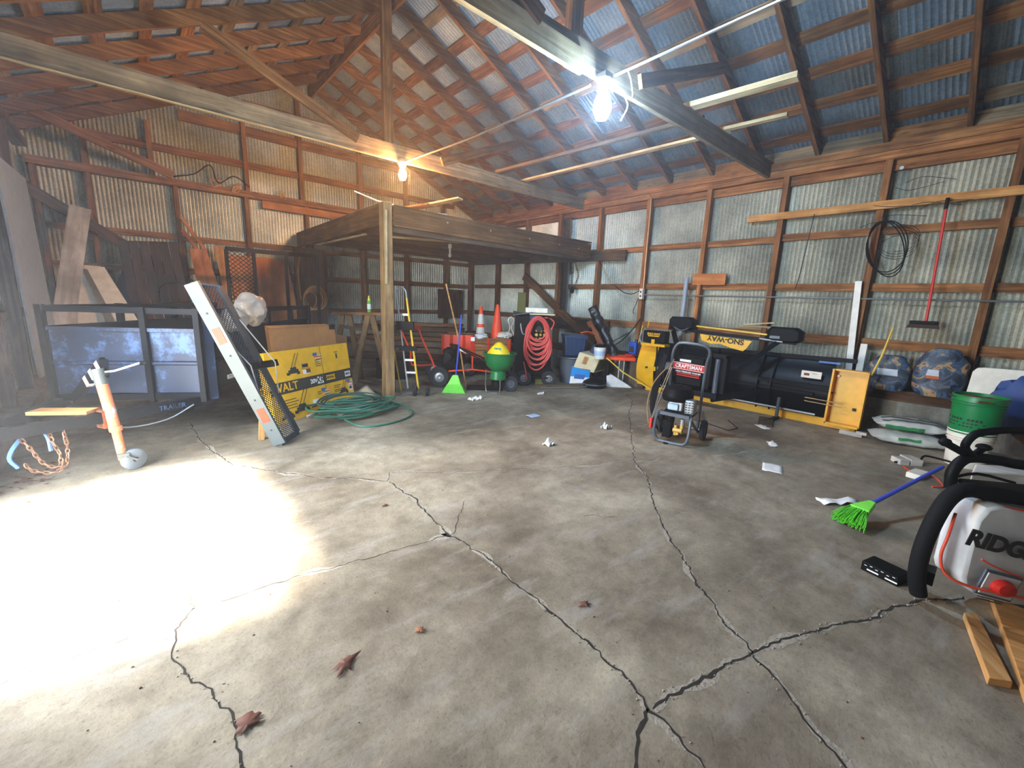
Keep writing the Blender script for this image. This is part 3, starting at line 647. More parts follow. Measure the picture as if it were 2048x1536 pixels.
# ================================================================ trailer, ramp and cartons on the left
FL, FR = V(-.60, 5.28, 0), V(.40, 4.72, 0)          # front corners of the trailer
fd = (FR-FL).normalized(); sd = V(math.cos(rad(52)), math.sin(rad(52)), 0); SLN = 2.3
up = V(0, 0, 1)
T = thing('utility_trailer', 'blue and black steel utility trailer parked nose toward the doorway', 'trailer', (FL+FR)/2+V(0, 0, 0))
T_ = lambda n, m, mat='trailer_black', **k: part(n, m, mat, T, w=True, **k)
Zb, Zt = .46, 1.24
def wallside(a, b, L, mat, posts, first):
    d = (b-a).normalized(); nrm = V(d.y, -d.x, 0)
    m = MB(); m.beam(a+up*Zt, b+up*Zt, .05, .05); T_('top_rail', m, mat)
    m = MB(); m.beam(a+up*(Zb+.02), b+up*(Zb+.02), .06, .06); T_('bottom_rail', m, mat)
    # sheet: folded steel with window slot under the rail
    m = MB(); zs = (Zb+.03, Zb+.34, Zb+.345, Zb+.60); P0, P1 = a, b
    prof = [(0, Zb+.03), (0, Zb+.30), (.018, Zb+.31), (.018, Zb+.33), (0, Zb+.34), (0, Zb+.60), (.03, Zb+.60), (.03, Zb+.63), (-.012, Zb+.63), (-.012, Zb+.03)]
    o = len(m.v); k = len(prof)
    for q in (a, b):
        for off, z in prof: m.v.append(q+nrm*off+up*z)
    for i in range(k): m.face((o+i, o+(i+1) % k, o+k+(i+1) % k, o+k+i))
    T_('side_sheet', m, 'trailer_blue' if first else mat)
    for t in posts:
        p = a.lerp(b, t); m = MB(); m.cbox(p+nrm*.02+up*((Zb+Zt)/2), (.045, .05, Zt-Zb+.06), Matrix.Rotation(math.atan2(d.y, d.x), 3, 'Z')); T_('side_post', m, mat)
wallside(FL, FR, 0, 'trailer_black', (0.0, .64, 1.0), True)
m = MB(); q = FR+V(.03, -.01, 0); m.hexa([q+up*.44, q+V(.07, .02, .44), q+V(.06, .05, .44), q+V(-.01, .03, .44), q+up*1.25, q+V(.07, .02, 1.25), q+V(.06, .05, 1.25), q+V(-.01, .03, 1.25)]); T_('corner_angle', m, 'trailer_blue')
BR, BL = FR+sd*SLN, FL+sd*SLN
wallside(FR+sd*.04, BR, 0, 'trailer_black', (.24, .5, .76, 1.0), False)
wallside(BL, FL, 0, 'trailer_black', (0.0, .33, .66), False)
m = MB(); m.prism([FL+up*.44, FR+up*.44, BR+up*.44, BL+up*.44], (0, 0, .03)); T_('deck', m, 'lumber_old')
for s, lab in ((.55, None),):
    for base, n_ in ((FR, V(sd.y, -sd.x, 0)), (FL, V(-sd.y, sd.x, 0))):
        c = base+sd*1.4-n_*.10+up*.22; m = MB(); m.lathe([(.10, -.085), (.19, -.085), (.215, -.06), (.22, 0), (.215, .06), (.19, .085), (.10, .085)], c, n_, 28); wh = T_('wheel', m, 'tyre')
        m = MB(); m.lathe([(.001, .05), (.05, .06), (.06, .03), (.105, .05), (.105, -.05), (.001, -.05)], c, n_, 20); part('wheel_rim', m, 'steel', wh, w=True)
        m = MB(); m.tube([c+sd*(.37*math.cos(a))+up*(.34*math.sin(a)) for a in [PI*i/10 for i in range(11)]], .02, 6)
        m = MB(); k = 12
        for i in range(k+1):
            a = PI*i/k; p = c+sd*(.36*math.cos(a))+up*(.04+.33*math.sin(a)); m.v += [p-n_*.11, p+n_*.12]
        for i in range(k): m.face((2*i, 2*i+1, 2*i+3, 2*i+2))
        T_('fender', m, 'trailer_black', solid=.006)
AP = V(-.93, 4.12, .46)     # coupler end
for a, nm in ((FR+V(.05, .05, .43), 'tongue_beam'), (FL+V(.05, .05, .43), 'tongue_beam')):
    m = MB(); m.beam(a, AP+(a-AP)*.06, .05, .085); T_(nm, m, 'trailer_black')
d_ = (FR+V(.05, .05, .43)-AP).normalized(); nn = V(d_.y, -d_.x, 0)
m = MB(); m.text('TRAILER', frame(FR.lerp(V(AP.x, AP.y, 0), .22)+V(.05, .05, .435)*1+nn*.03-V(.02, .02, 0), d_*V(1, 1, 1).length/1.732, (0, 0, 1)), .055, .004); T_('stamped_lettering', m, 'trailer_blue')
m = MB(); m.beam(AP+V(0, 0, .02), AP-(FR-AP).normalized()*.28*V(1, 1, 0).length/1.414+V(-.0, -.02, .03), .09, .07); T_('coupler', m, 'steel')
m = MB(); m.cyl(AP+V(-.2, -.1, -.04), AP+V(-.2, -.1, .06), .045); T_('ball_socket', m, 'steel')
# jack with wheel
JB = V(-.24, 4.43, 0)
m = MB(); m.cyl(JB+V(.02, -.02, .34), JB+V(-.03, .03, .80), .037, n=18); m.cyl(JB+V(.022, -.022, .33), JB+V(.019, -.019, .37), .042); m.cyl(JB+V(.04, -.045, .10), JB+V(.02, -.02, .35), .030); jk = T_('jack_tube', m, 'jack_orange')
m = MB(); m.cyl(JB+V(-.02, .02, .70), JB+V(-.033, .033, .82), .040); part('jack_cap', m, 'ramp_grey', jk, w=True)
m = MB(); m.tube([JB+V(-.03, .03, .79), JB+V(.06, .0, .80), JB+V(.22, -.05, .86)], .008, 6); part('crank', m, 'steel', jk, w=True)
m = MB(); m.cyl(JB+V(.215, -.05, .855), JB+V(.255, -.06, .86), .012); part('crank_grip', m, 'black_plastic', jk, w=True)
ax = V(.75, -.66, 0).normalized()*1.0; wc = JB+V(.10, -.03, .085); wa = V(.66, -.75, 0)
wa = V(.5, -.86, 0)
m = MB(); m.lathe([(.02, -.028), (.07, -.028), (.084, -.018), (.085, .018), (.07, .028), (.02, .028)], wc, wa, 24); jw = T_('jack_wheel', m, 'wheel_grey')
m = MB(); 
for s in (-1, 1): m.beam(wc+wa*.04*s, JB+V(.04, -.045, .13)+wa*.04*s, .012, .045, wa)
m.cyl(wc-wa*.05, wc+wa*.05, .012); m.cbox(JB+V(.045, -.045, .14), (.07, .09, .03)); part('wheel_fork', m, 'ramp_grey', jw, w=True)
m = MB(); m.cbox(JB+V(-.02, .03, .43), (.10, .09, .14), Matrix.Rotation(rad(30), 3, 'Z')); T_('jack_bracket', m, 'rusty')
# spare post with reflective strips leaning over the tongue
m = MB(); m.beam(V(-.47, 5.0, .50), V(-.235, 4.55, .86), .035, .075, (0, 0, 1)); bp = T_('tilt_arm', m, 'trailer_black')
for f in (.52, .70, .88):
    c = V(-.38, 4.86, .49).lerp(V(-.26, 4.44, .92), f)+V(-.02, -.03, .0)
m = MB()
dv = (V(-.235, 4.55, .86)-V(-.47, 5.0, .50)); dn = dv.normalized(); xx = dn.cross(V(0, 0, 1)).normalized(); uu = xx.cross(dn)
for f in (.50, .68, .88):
    c = V(-.47, 5.0, .50)+dv*f; m.cbox(c, (.045, .045*.9, .082), Matrix((dn, xx, uu)).transposed())
part('reflective_strip', m, 'white_plastic', bp, w=True)
m = MB(); m.beam(V(-.235, 4.55, .87), V(-.235, 4.44, .76), .05, .03); T_('arm_link', m, 'trailer_black')
# chains on tongue
m = MB(); cp = lambda t: None
def chain(pts, mbx, r=.005, L=.034):
    P = smooth_path([V(*p) for p in pts], 14); acc = 0; last = P[0]; k = 0; lastp = P[0]
    for p in P[1:]:
        if (p-lastp).length >= L*.78:
            t = (p-lastp).normalized(); a = t.cross(V(0, .3, 1)).normalized(); b = t.cross(a).normalized(); s_ = a if k % 2 else b; c = (p+lastp)/2
            mbx.tube([c+t*(L*.62*math.cos(q))+s_*(L*.30*math.sin(q)) for q in [2*PI*i/10 for i in range(10)]], r, 5, closed=True); lastp = p; k += 1
chain([(-.50, 4.36, .48), (-.485, 4.30, .38), (-.48, 4.28, .26), (-.50, 4.27, .17), (-.56, 4.27, .12), (-.66, 4.26, .16), (-.69, 4.25, .22)], m)
chain([(-.56, 4.34, .48), (-.55, 4.28, .36), (-.52, 4.27, .25), (-.53, 4.26, .16), (-.60, 4.25, .20), (-.65, 4.25, .32), (-.69, 4.26, .40)], m)
T_('safety_chain', m, 'chain_steel')
m = MB(); m.tube([(-.62, 4.36, .45), (-.70, 4.27, .38), (-.75, 4.24, .28), (-.72, 4.24, .2)], .012, 6, sm=4); m.tube([(-.62, 4.36, .46), (-.57, 4.30, .38), (-.56, 4.27, .28)], .012, 6, sm=4); T_('wiring_loop', m, 'cyan_blue')
m = MB(); m.tube([(-.35, 4.46, .40), (-.15, 4.48, .33), (.1, 4.55, .34), (.3, 4.66, .42)], .006, 6, sm=4); T_('brake_wire', m, 'galv_pipe')
m = MB(); m.cbox(FR+sd*.35+V(sd.y, -sd.x, 0)*.035+up*.60, (.12, .006, .04), Matrix.Rotation(rad(52), 3, 'Z')); pl8 = T_('maker_plate', m, 'label_white')
for i in range(2):
    m = MB(); m.cbox(FR+sd*.35+V(sd.y, -sd.x, 0)*.0395+up*(.592+.016*i), (.09, .003, .005), Matrix.Rotation(rad(52), 3, 'Z')); part('plate_print', m, 'ink_dark', pl8, w=True)
m = MB(); m.beam(V(-.66, 4.64, .50), V(-.33, 4.44, .50), .13, .025); single('yellow_board', m, 'lumber_fresh', 'yellow board lying across the trailer tongue', 'board')

# tailgate leaning: loading ramp in front of the trailer corner
rb0, rb1 = V(.90, 4.33, .02), V(1.13, 4.62, .02); rt0, rt1 = V(.367, 4.52, 1.49), V(.57, 4.62, 1.47)
R_ = thing('loading_ramp', 'grey mesh loading ramp leaning on the trailer corner', 'ramp', (1.0, 4.48, 0))
m = MB(); m.beam(rb0, rt0, .035, .095, (rt0-rb0).cross(rb1-rb0)); side = (rb1-rb0).normalized(); L = (rt0-rb0).normalized(); nz = side.cross(L).normalized()
if nz.y > 0: nz = -nz
m = MB(); m.beam(rb0, rt0, .03, .12, nz); part('side_rail', m, 'ramp_grey', R_, w=True)
m = MB(); m.beam(rb1, rt1, .03, .07, side); part('side_rail', m, 'ramp_dark', R_, w=True)
m = MB(); m.beam(rb0, rb1, .035, .05, L); part('end_bar', m, 'ramp_dark', R_, w=True)
m = MB(); m.beam(rt0, rt1, .02, .02, L); part('end_bar', m, 'ramp_dark', R_, w=True)
for f in (.50,):
    a, b = rb0.lerp(rt0, f), rb1.lerp(rt1, f); m = MB(); m.beam(a+(b-a)*.08, b+(b-a)*.75, .04, .065, L); part('cross_bar', m, 'black_paint', R_, w=True)
m = MB(); nU, nV = 14, 64          # expanded metal: diamond lattice
def rp(u, v): return (rb0.lerp(rt0, v)).lerp(rb1.lerp(rt1, v), u)
for i in range(-nV//2, nU+nV//2):
    pass
def lat(m, P, nu, nv, r=.004):
    """diamond lattice between P(u,v), nu diamonds across, nv along"""
    for i in range(nu*2+1):
        for j in range(nv*2):
            if (i+j) % 2 == 0:
                for di in (1, -1):
                    if 0 <= i+di <= nu*2: m.beam(P(i/(nu*2), j/(nv*2)), P((i+di)/(nu*2), (j+1)/(nv*2)), r, r*1.6)
lat(m, rp, 9, 46); part('expanded_mesh', m, 'ramp_dark', R_, w=True)
for f in (.20, .70):
    c = rb0.lerp(rt0, f)+nz*.051; m = MB(); m.cbox(rb0.lerp(rt0, f), (.034, .104, .13), Matrix((side.cross(L).cross(L).normalized(), side.cross(L).normalized(), L)).transposed())
    m = MB(); m.beam(rb0.lerp(rt0, f-.045)-side*.003, rb0.lerp(rt0, f+.045)-side*.003, .031, .07, nz)
    m.v = [p+nz*.0 for p in m.v]; part('orange_reflector', m, 'orange_reflector', R_, w=True)
m = MB(); 
for f in (.1, .3, .58, .83):
    m = MB(); p = rb0.lerp(rt0, f); m.cyl(p-side*.0185, p, .009, n=10); part('bolt_hole', m, 'ink_dark', R_, w=True)
m = MB(); m.tube([rb0.lerp(rt0, .66)+nz*.03, rb0.lerp(rt0, .5).lerp(rb1.lerp(rt1, .5), .25)+nz*.06, rb0.lerp(rt0, .25)+nz*.03], .006, 6); m.tube([rb1.lerp(rt1, .80)+V(.02, 0, 0), rb1.lerp(rt1, .5)+V(.12, -.0, .02), rb1.lerp(rt1, .3)+V(.02, -.0, 0)], .006, 6)
part('support_cable', m, 'steel', R_, w=True)

# cartons
def carton(name, label, P, d, mat, **k):
    """P: 4 face corners (bl, br, tr, tl), d: depth vector"""
    t = thing('mower_carton', label, 'carton', (P[0]+P[1])/2, 0, None)
    return t
bl, br = V(1.02, 5.02, 0), V(2.17, 5.74, 0)
lean = V(-.06, .12, .86)     # lean back direction up the face
dx = (br-bl)
t = thing('mower_carton', 'big yellow and black power tool carton behind the mesh ramp', 'carton', (bl+br)/2)
H_ = 1.0
P = lambda u, v, o=0.0: bl+dx*u+lean*(v*.92)+nrmB*o
nrmB = dx.cross(lean).normalized()
if nrmB.y > 0: nrmB = -nrmB
dep_ = -nrmB*.10
m = MB(); m.prism([P(0, 0), P(1, 0), P(1.0, 1), P(0, 1)], dep_); part('box_body', m, 'carton_yellow', t, w=True, bevel=.004)
def patch(u0, v0, u1, v1, mat, name='printed_panel', o=.0025, par=None, skew=0):
    m = MB(); m.prism([P(u0, v0, o), P(u1, v0, o), P(u1+skew, v1, o), P(u0+skew, v1, o)], nrmB*.001); return part(name, m, mat, par or t, w=True)
patch(0, .40, 1, .57, 'carton_black', 'black_band')
patch(.612, .0, .616, 1, 'carton_black', 'carton_seam', .003)
fx, fy = dx.normalized(), lean.normalized()
def ptext(s, u, v, size, mat, par=None, sx=1.0, o=.005):
    m = MB(); m.text(s, frame(P(u, v, o), fx, fy), size, .001, .002, sx); return part('lettering', m, mat, par or t, w=True)
patch(.44, .43, .60, .54, 'label_white', 'badge', .0035); patch(.44, .43, .52, .54, 'carton_black', 'badge', .0045)
ptext('XR', .56, .485, .11, 'ink_dark', o=.006); ptext('20V', .48, .485, .07, 'label_white', o=.006)
patch(.64, .45, .76, .53, 'carton_yellow', 'badge', .0035); ptext('DEWALT', .70, .49, .045, 'ink_dark')
ptext('DEWALT', .10, .485, .13, 'carton_yellow'); patch(.90, .44, .98, .53, 'paper_white', 'badge', .0035)
ptext('MAX', .94, .485, .04, 'ink_dark')
def mower(u, v, s, flip=1):
    """printed picture of a mower / tool"""
    patch(u-.05*s, v, u+.05*s, v+.05*s, 'ink_dark', 'mower_picture', .0035); patch(u-.07*s, v-.015*s, u-.04*s, v+.02*s, 'ink_dark', 'mower_picture', .004); patch(u+.03*s, v-.02*s, u+.06*s, v+.02*s, 'ink_dark', 'mower_picture', .0045)
    patch(u-.03*s, v+.05*s, u+.03*s, v+.08*s, 'ink_dark', 'mower_picture', .005); patch(u-.02*s*flip, v+.08*s, u-.014*s*flip, v+.26*s, 'ink_dark', 'mower_picture', .0035, skew=.06*s*flip); patch(u+.01*s*flip, v+.08*s, u+.016*s*flip, v+.26*s, 'ink_dark', 'mower_picture', .0035, skew=.06*s*flip)
mower(.27, .66, 1.1); mower(.30, .10, 1.3); mower(.85, .19, 1.0); mower(.14, .06, 1.0, -1)
patch(.37, .72, .44, .77, 'ink_dark', 'badge', .0035); patch(.35, .70, .47, .705, 'ink_dark', 'rule', .0035); patch(.37, .62, .45, .68, 'paper_white', 'badge', .0035); patch(.41, .63, .46, .69, 'rusty', 'badge', .004)
for (u, v, w_) in ((.53, .70, .07), (.53, .73, .07), (.53, .76, .05), (.53, .79, .07), (.72, .33, .10), (.72, .30, .08), (.72, .26, .13), (.72, .235, .13), (.05, .30, .2), (.05, .26, .22), (.05, .22, .2), (.05, .18, .22), (.5, .30, .04), (.5, .27, .05)):
    patch(u, v, u+w_, v+.010, 'ink_dark', 'print_line', .003)
for u, v in ((.565, .86), (.60, .30), (.955, .34)):        # striped flag corner
    for i in range(5): patch(u-.045+.009*i, v-.0-.02*i, u+.045, v+.012-.02*i, 'flag_red' if i % 2 else 'paper_white', 'flag_stripe', .0035+.0002*i)
    patch(u-.05, v+.0, u+.0, v+.05, 'cyan_blue', 'flag_stripe', .005)
patch(.81, .77, .83, .85, 'ink_dark', 'print_mark', .003); patch(.79, .87, .84, .88, 'ink_dark', 'print_mark', .003)
patch(.93, .20, .98, .33, 'paper_white', 'badge', .0035); patch(.935, .22, .97, .27, 'ink_dark', 'badge', .0045); patch(.43, .14, .5, .21, 'paper_white', 'badge', .0035); patch(.40, .10, .56, .12, 'ink_dark', 'badge', .0035)
tb = thing('cardboard_box', 'plain brown cardboard box behind the yellow carton', 'box', (1.5, 5.8, 0))
a, b = V(1.14, 5.30, 0), V(2.06, 5.90, 0); q = V(-.05, .09, 1.03)
m = MB(); m.prism([a, b, b+q*1.00, a+q*1.02], V(-.03, .05, 0)); part('box_body', m, 'cardboard', tb, w=True, bevel=.005)
m = MB(); m.prism([b+q*.94+V(-.22, -.11, 0), b+q*.94+V(-.01, -.012, 0), b+q*1.002+V(-.01, -.012, 0), b+q*1.002+V(-.22, -.11, 0)], V(.004, -.008, 0)); part('dark_tape', m, 'black_plastic', tb, w=True)
m = MB(); m.prism([a+q*1.0, a.lerp(b, .9)+q*.99, a.lerp(b, .9)+q*1.01+V(-.03, .05, 0), a+q*1.03+V(-.03, .05, 0)], V(.004, -.008, .002)); part('top_flap', m, 'cardboard', tb, w=True)
m = MB(); m.prism([V(2.08, 6.02, 0), V(2.28, 6.12, 0), V(2.24, 6.18, .84), V(2.03, 6.08, .90)], (-.04, .08, 0)); single('cardboard_box', m, 'cardboard_dark', 'small darker cardboard box right behind the brown box', 'box')
m = MB(); m.grid(lambda u, v: (1.70+.75*u, 5.02+.45*u+.55*v, .012+.05*max(0, u-.6)+.14*max(0, u+v-1.25)+.01*noise.noise(V(u*5, v*5, 0))), 14, 12); single('flat_cardboard', m, 'cream_box', 'pale flattened cardboard under the coiled green hose', 'cardboard', solid=.006)
m = MB(); m.beam((.80, 4.62, .0), (.83, 4.66, .30), .045, .035, (0, 1, 0)); m.v = [V(p.x, p.y, max(p.z, 0)) for p in m.v]; single('timber_offcut', m, 'lumber_fresh', 'short upright timber offcut behind the ramp foot', 'offcut')
# plastic bag on the trailer side
m = MB(); m.blob((.86, 5.0, 1.27), (.15, .13, .15), 5, .14, 40, 28, 1.6); m.blob((.70, 4.94, 1.16), (.11, .09, .12), 8, .16, 30, 20, 1.8); m.v = [p+V(1, 1, 1)*.012*noise.noise(p*26) for p in m.v]
single('plastic_bag', m, 'clear_film', 'crumpled translucent plastic bag hanging over the trailer side', 'bag')
# green garden hose
t = thing('garden_hose', 'coiled green garden hose on the floor by the yellow carton', 'hose', (1.9, 4.95, 0))
m = MB(); ctr = V(1.90, 5.02, 0); P = []
for k in range(9):
    for i in range(14):
        a = 2*PI*i/14+.4*k; rr = .36+.06*math.sin(k*2.3)+.05*math.sin(3*a+k); P.append(ctr+V(rr*1.15*math.cos(a)+.05*math.sin(k*1.7), rr*.72*math.sin(a)+.06*math.cos(k*1.3), .022+.016*k+.02*abs(math.sin(a*2+k))))
P += [V(2.35, 5.0, .10), V(2.5, 4.9, .03), V(2.45, 4.62, .015), V(2.2, 4.45, .013), V(1.9, 4.40, .013), V(1.72, 4.50, .02), V(1.65, 4.7, .05)]
m.tube(P, .0115, 7, sm=3); part('coil', m, 'green_hose', t, w=True)
m = MB(); P = []
for k in range(3):
    for i in range(10):
        a = 2*PI*i/10+.9*k; P.append(V(1.85, 5.05, 0)+V((.30+.04*k)*math.cos(a), (.24)*math.sin(a), .15+.012*k+.05*max(0, math.sin(a))))
m.tube(P, .0115, 7, sm=4); part('coil', m, 'dark_hose', t, w=True, label='darker hose section on top of the coil')
m = MB(); m.cyl((1.42, 5.12, .05), (1.36, 5.10, .04), .016); part('brass_end', m, 'steel', t, w=True)

# ---- things against the back wall behind the trailer
def plank(label, a, b, wd, th, mat, up=(0, 1, 0), name='leaning_plank', cat='plank', group=None):
    m = MB(); m.beam(a, b, wd, th, up); return single(name, m, mat, label, cat, group)
plank('wide pale weathered plank leaning through the wall brace', (-.88, 8.7, .55), (-.50, 9.62, 2.60), .24, .03, 'painted_board')
plank('narrow pale board leaning left of the plain panels', (-.78, 9.0, .7), (-.70, 9.45, 1.62), .15, .02, 'painted_board')
m = MB(); m.hexa([(-.70, 9.0, .6), (-.12, 9.05, .6), (-.12, 9.08, .6), (-.70, 9.03, .6), (-.73, 9.5, 1.74), (-.36, 9.5, 1.73), (-.36, 9.53, 1.73), (-.73, 9.53, 1.74)]); single('tan_sheet', m, 'foam_white', 'tan flat panel leaning at the back wall, rear of the two', 'panel')
m = MB(); m.hexa([(-.22, 8.85, .75), (.06, 8.9, .75), (.06, 8.93, .75), (-.22, 8.88, .75), (-.52, 9.36, 1.70), (-.32, 9.38, 1.72), (-.32, 9.41, 1.72), (-.52, 9.39, 1.70)]); single('tan_sheet', m, 'foam_white', 'tan narrow panel leaning over the tan flat panel', 'panel')
m = MB(); m.blob((-.02, 9.6, 1.1), (.20, .16, .72), 4, .14, 20, 14); single('covered_heap', m, 'bag_navy', 'dark draped heap between the tan panels and cedar boards', 'cover')
for i in range(6):
    x0 = -.13+.13*i; m = MB(); m.hexa([(x0+.12, 9.0, .3), (x0+.235, 9.0, .3), (x0+.235, 9.03, .3), (x0+.12, 9.03, .3), (x0, 9.66, 2.16+.01*i), (x0+.122, 9.66, 2.17+.01*i), (x0+.122, 9.69, 2.17+.01*i), (x0, 9.69, 2.16+.01*i)])
    single('cedar_board', m, 'cedar', ('leftmost of the dark cedar boards, beside the draped heap', 'second dark cedar board from the draped heap', 'third dark cedar board from the draped heap', 'third dark cedar board from the wall stud', 'second dark cedar board from the wall stud', 'last dark cedar board in the row, next to the stud')[i], 'board', 'dark cedar boards leaning in a row')
plank('short white board beside the stud right of the cedar boards', (.64, 9.6, 1.38), (.61, 9.62, 1.78), .075, .02, 'painted_board')
m = MB(); m.beam((.745, 9.78, 2.66), (1.05, 9.74, 2.12), .05, .06, (0, 1, 0)); single('angled_brace', m, 'plywood', 'short orange brace slanting off the stud, upper one', 'brace')
m = MB(); m.beam((.745, 9.74, 2.44), (.93, 9.68, 2.1), .05, .06, (0, 1, 0)); single('angled_brace', m, 'plywood', 'short orange brace slanting off the stud, lower one', 'brace')
m = MB(); m.hexa([(.95, 9.1, .5), (1.3, 9.1, .5), (1.3, 9.12, .5), (.95, 9.12, .5), (.80, 9.62, 2.13), (1.05, 9.62, 2.13), (1.05, 9.64, 2.13), (.80, 9.64, 2.13)], 2); single('plywood_sheet', m, 'plywood', 'tall narrow orange plywood sheet left of the steel gate', 'plywood')
m = MB(); m.hexa([(1.31, 9.15, .5), (1.41, 9.15, .5), (1.41, 9.17, .5), (1.31, 9.17, .5), (1.16, 9.66, 2.22), (1.32, 9.66, 2.22), (1.32, 9.68, 2.22), (1.16, 9.68, 2.22)], 2); single('plywood_sheet', m, 'lumber_fresh', 'slim yellow board beside the orange sheet left of the gate', 'plywood')
m = MB(); m.hexa([(1.42, 9.2, .4), (2.50, 9.2, .4), (2.50, 9.22, .4), (1.42, 9.22, .4), (1.36, 9.62, 2.08), (2.36, 9.62, 2.06), (2.36, 9.64, 2.06), (1.36, 9.64, 2.08)], 2); single('plywood_sheet', m, 'plywood', 'wide orange plywood sheet behind the black steel gate', 'plywood')
g = thing('steel_gate', 'black steel mesh gate standing behind the trailer', 'gate', (1.75, 8.4, 0))
ga, gb = V(1.16, 8.3, 0), V(2.62, 8.6, 0)
for a, b in (((0, .3), (0, 2.07)), ((1, .3), (1, 2.10)), ((.27, .3), (.27, 2.05)), ((.62, .3), (.62, 2.07))):
    m = MB(); m.beam(ga.lerp(gb, a[0])+up*a[1], ga.lerp(gb, b[0])+up*b[1], .05, .05); part('upright', m, 'black_paint', g, w=True)
for z in (.32, 2.08):
    m = MB(); m.beam(ga+up*z, gb+up*(z+.03), .06, .07); part('rail', m, 'black_paint', g, w=True)
m = MB(); lat(m, lambda u, v: ga.lerp(gb, .27*u)+up*(.35+1.7*v), 5, 26, .006); part('wire_mesh', m, 'black_paint', g, w=True)
m = MB(); m.box((2.42, 9.3, .4), (2.98, 9.36, 2.3)); single('dark_sheet', m, 'framing_dark', 'dark upright panel between the gate and the loft', 'panel')
m = MB(); m.box((2.99, 9.45, .5), (3.06, 9.52, 2.3)); single('upright_batten', m, 'framing', 'brown upright batten at the edge of the dark panel', 'batten')
m = MB()
for k in range(5): m.torus((2.62+.03*k, 9.15, 1.28+.015*k), .16+.012*k, .008, (.3*k-.5, 1, .2), 22, 5, 1.15)
m.tube([(2.47, 9.2, 1.3), (2.45, 9.22, 1.8), (2.50, 9.25, 2.12)], .012, 6, sm=4); single('wire_coil', m, 'rope_tan', 'dull coil of cable hanging on the dark panel', 'cable')
# left wall: pale insulation panels, hoop
m = MB(); m.hexa([(-.90, 6.9, .4), (-.90, 8.7, .4), (-.88, 8.7, .4), (-.88, 6.9, .4), (-.97, 7.1, 2.75), (-.97, 8.95, 2.80), (-.95, 8.95, 2.80), (-.95, 7.1, 2.75)]); single('pale_sheet', m, 'pale_blue', 'tall pale sheet leaning on the left wall', 'sheet')
m = MB(); m.tube([(.30, 9.30, 1.20), (.32, 9.33, 1.42), (.47, 9.33, 1.53), (.65, 9.33, 1.51), (.75, 9.33, 1.4)], .007, 6, sm=4); single('wire_hoop', m, 'wire_dark', 'thin dark wire hoop in front of the cedar boards', 'wire')
# ================================================================ things under and around the loft
def wheel(parent, c, axis, R, wd, hubmat='steel', tmat='tyre', name='wheel', hub=.5):
    axis = V(*axis).normalized(); c = V(*c); h = wd/2
    m = MB(); m.lathe([(R*hub, -h*.8), (R*.88, -h), (R*.97, -h*.75), (R, -h*.3), (R, h*.3), (R*.97, h*.75), (R*.88, h), (R*hub, h*.8)], c, axis, 28); a = part(name, m, tmat, parent, w=True)
    m = MB(); m.lathe([(.001, h*.75), (R*.16, h*.8), (R*.2, h*.35), (R*hub*.8, h*.25), (R*hub*1.02, h*.8), (R*hub*1.02, -h*.8), (R*hub*.8, -h*.25), (R*.2, -h*.35), (R*.16, -h*.8), (.001, -h*.75)], c, axis, 20); part('hub', m, hubmat, a, w=True); return a
# lumber stack on blocks along the back, under the loft
lx = V(.72, -.69, 0).normalized()
def lum(c, L, w_, h_, mat, label, gr='boards stacked under the loft'): 
    m = MB(); c = V(*c); m.beam(c-lx*L/2, c+lx*L/2, w_, h_); single('stacked_board', m, mat, label, 'board', gr)
b0 = V(3.72, 7.85, 0); ly = V(.69, .72, 0)
for k, (z, off, L, w_, h_, mat, lab) in enumerate((
  (.10, 0, 2.6, .24, .18, 'lumber_old', 'thick grey timber lowest in the stack under the loft'),
  (.27, .06, 2.4, .20, .12, 'framing_dark', 'dark timber second from the floor in the loft stack'),
  (.40, -.02, 2.5, .28, .10, 'lumber_old', 'grey plank third from the floor in the loft stack'),
  (.52, .05, 1.9, .22, .10, 'muddy_wood', 'muddy brown plank in the middle of the loft stack'),
  (.63, .02, 2.2, .26, .07, 'framing', 'orange brown plank in the upper part of the loft stack'),
  (.72, .08, 2.1, .2, .07, 'lumber_old', 'narrow grey plank near the top of the loft stack'),
  (.82, .03, 2.3, .24, .09, 'framing_dark', 'dark wide plank just below the top of the loft stack'),
  (.91, .06, 2.0, .24, .05, 'framing', 'brown board topmost on the loft stack'))):
    lum(b0+lx*(.25+.12*((k*7) % 3))+ly*(off+.15)+V(0, 0, z), L, w_, h_, mat, lab)
for k in range(5):
    c = b0+lx*(1.5)+ly*.15+V(0, 0, .06+.0*k)
m = MB(); m.hexa([(3.05, 7.05, 0), (3.45, 6.75, 0), (3.65, 7.0, 0), (3.25, 7.3, 0), (3.05, 7.05, .36), (3.45, 6.75, .36), (3.65, 7.0, .36), (3.25, 7.3, .36)]); single('dark_crate', m, 'black_plastic', 'dark crate standing behind the sawhorse legs', 'crate', bevel=.01)
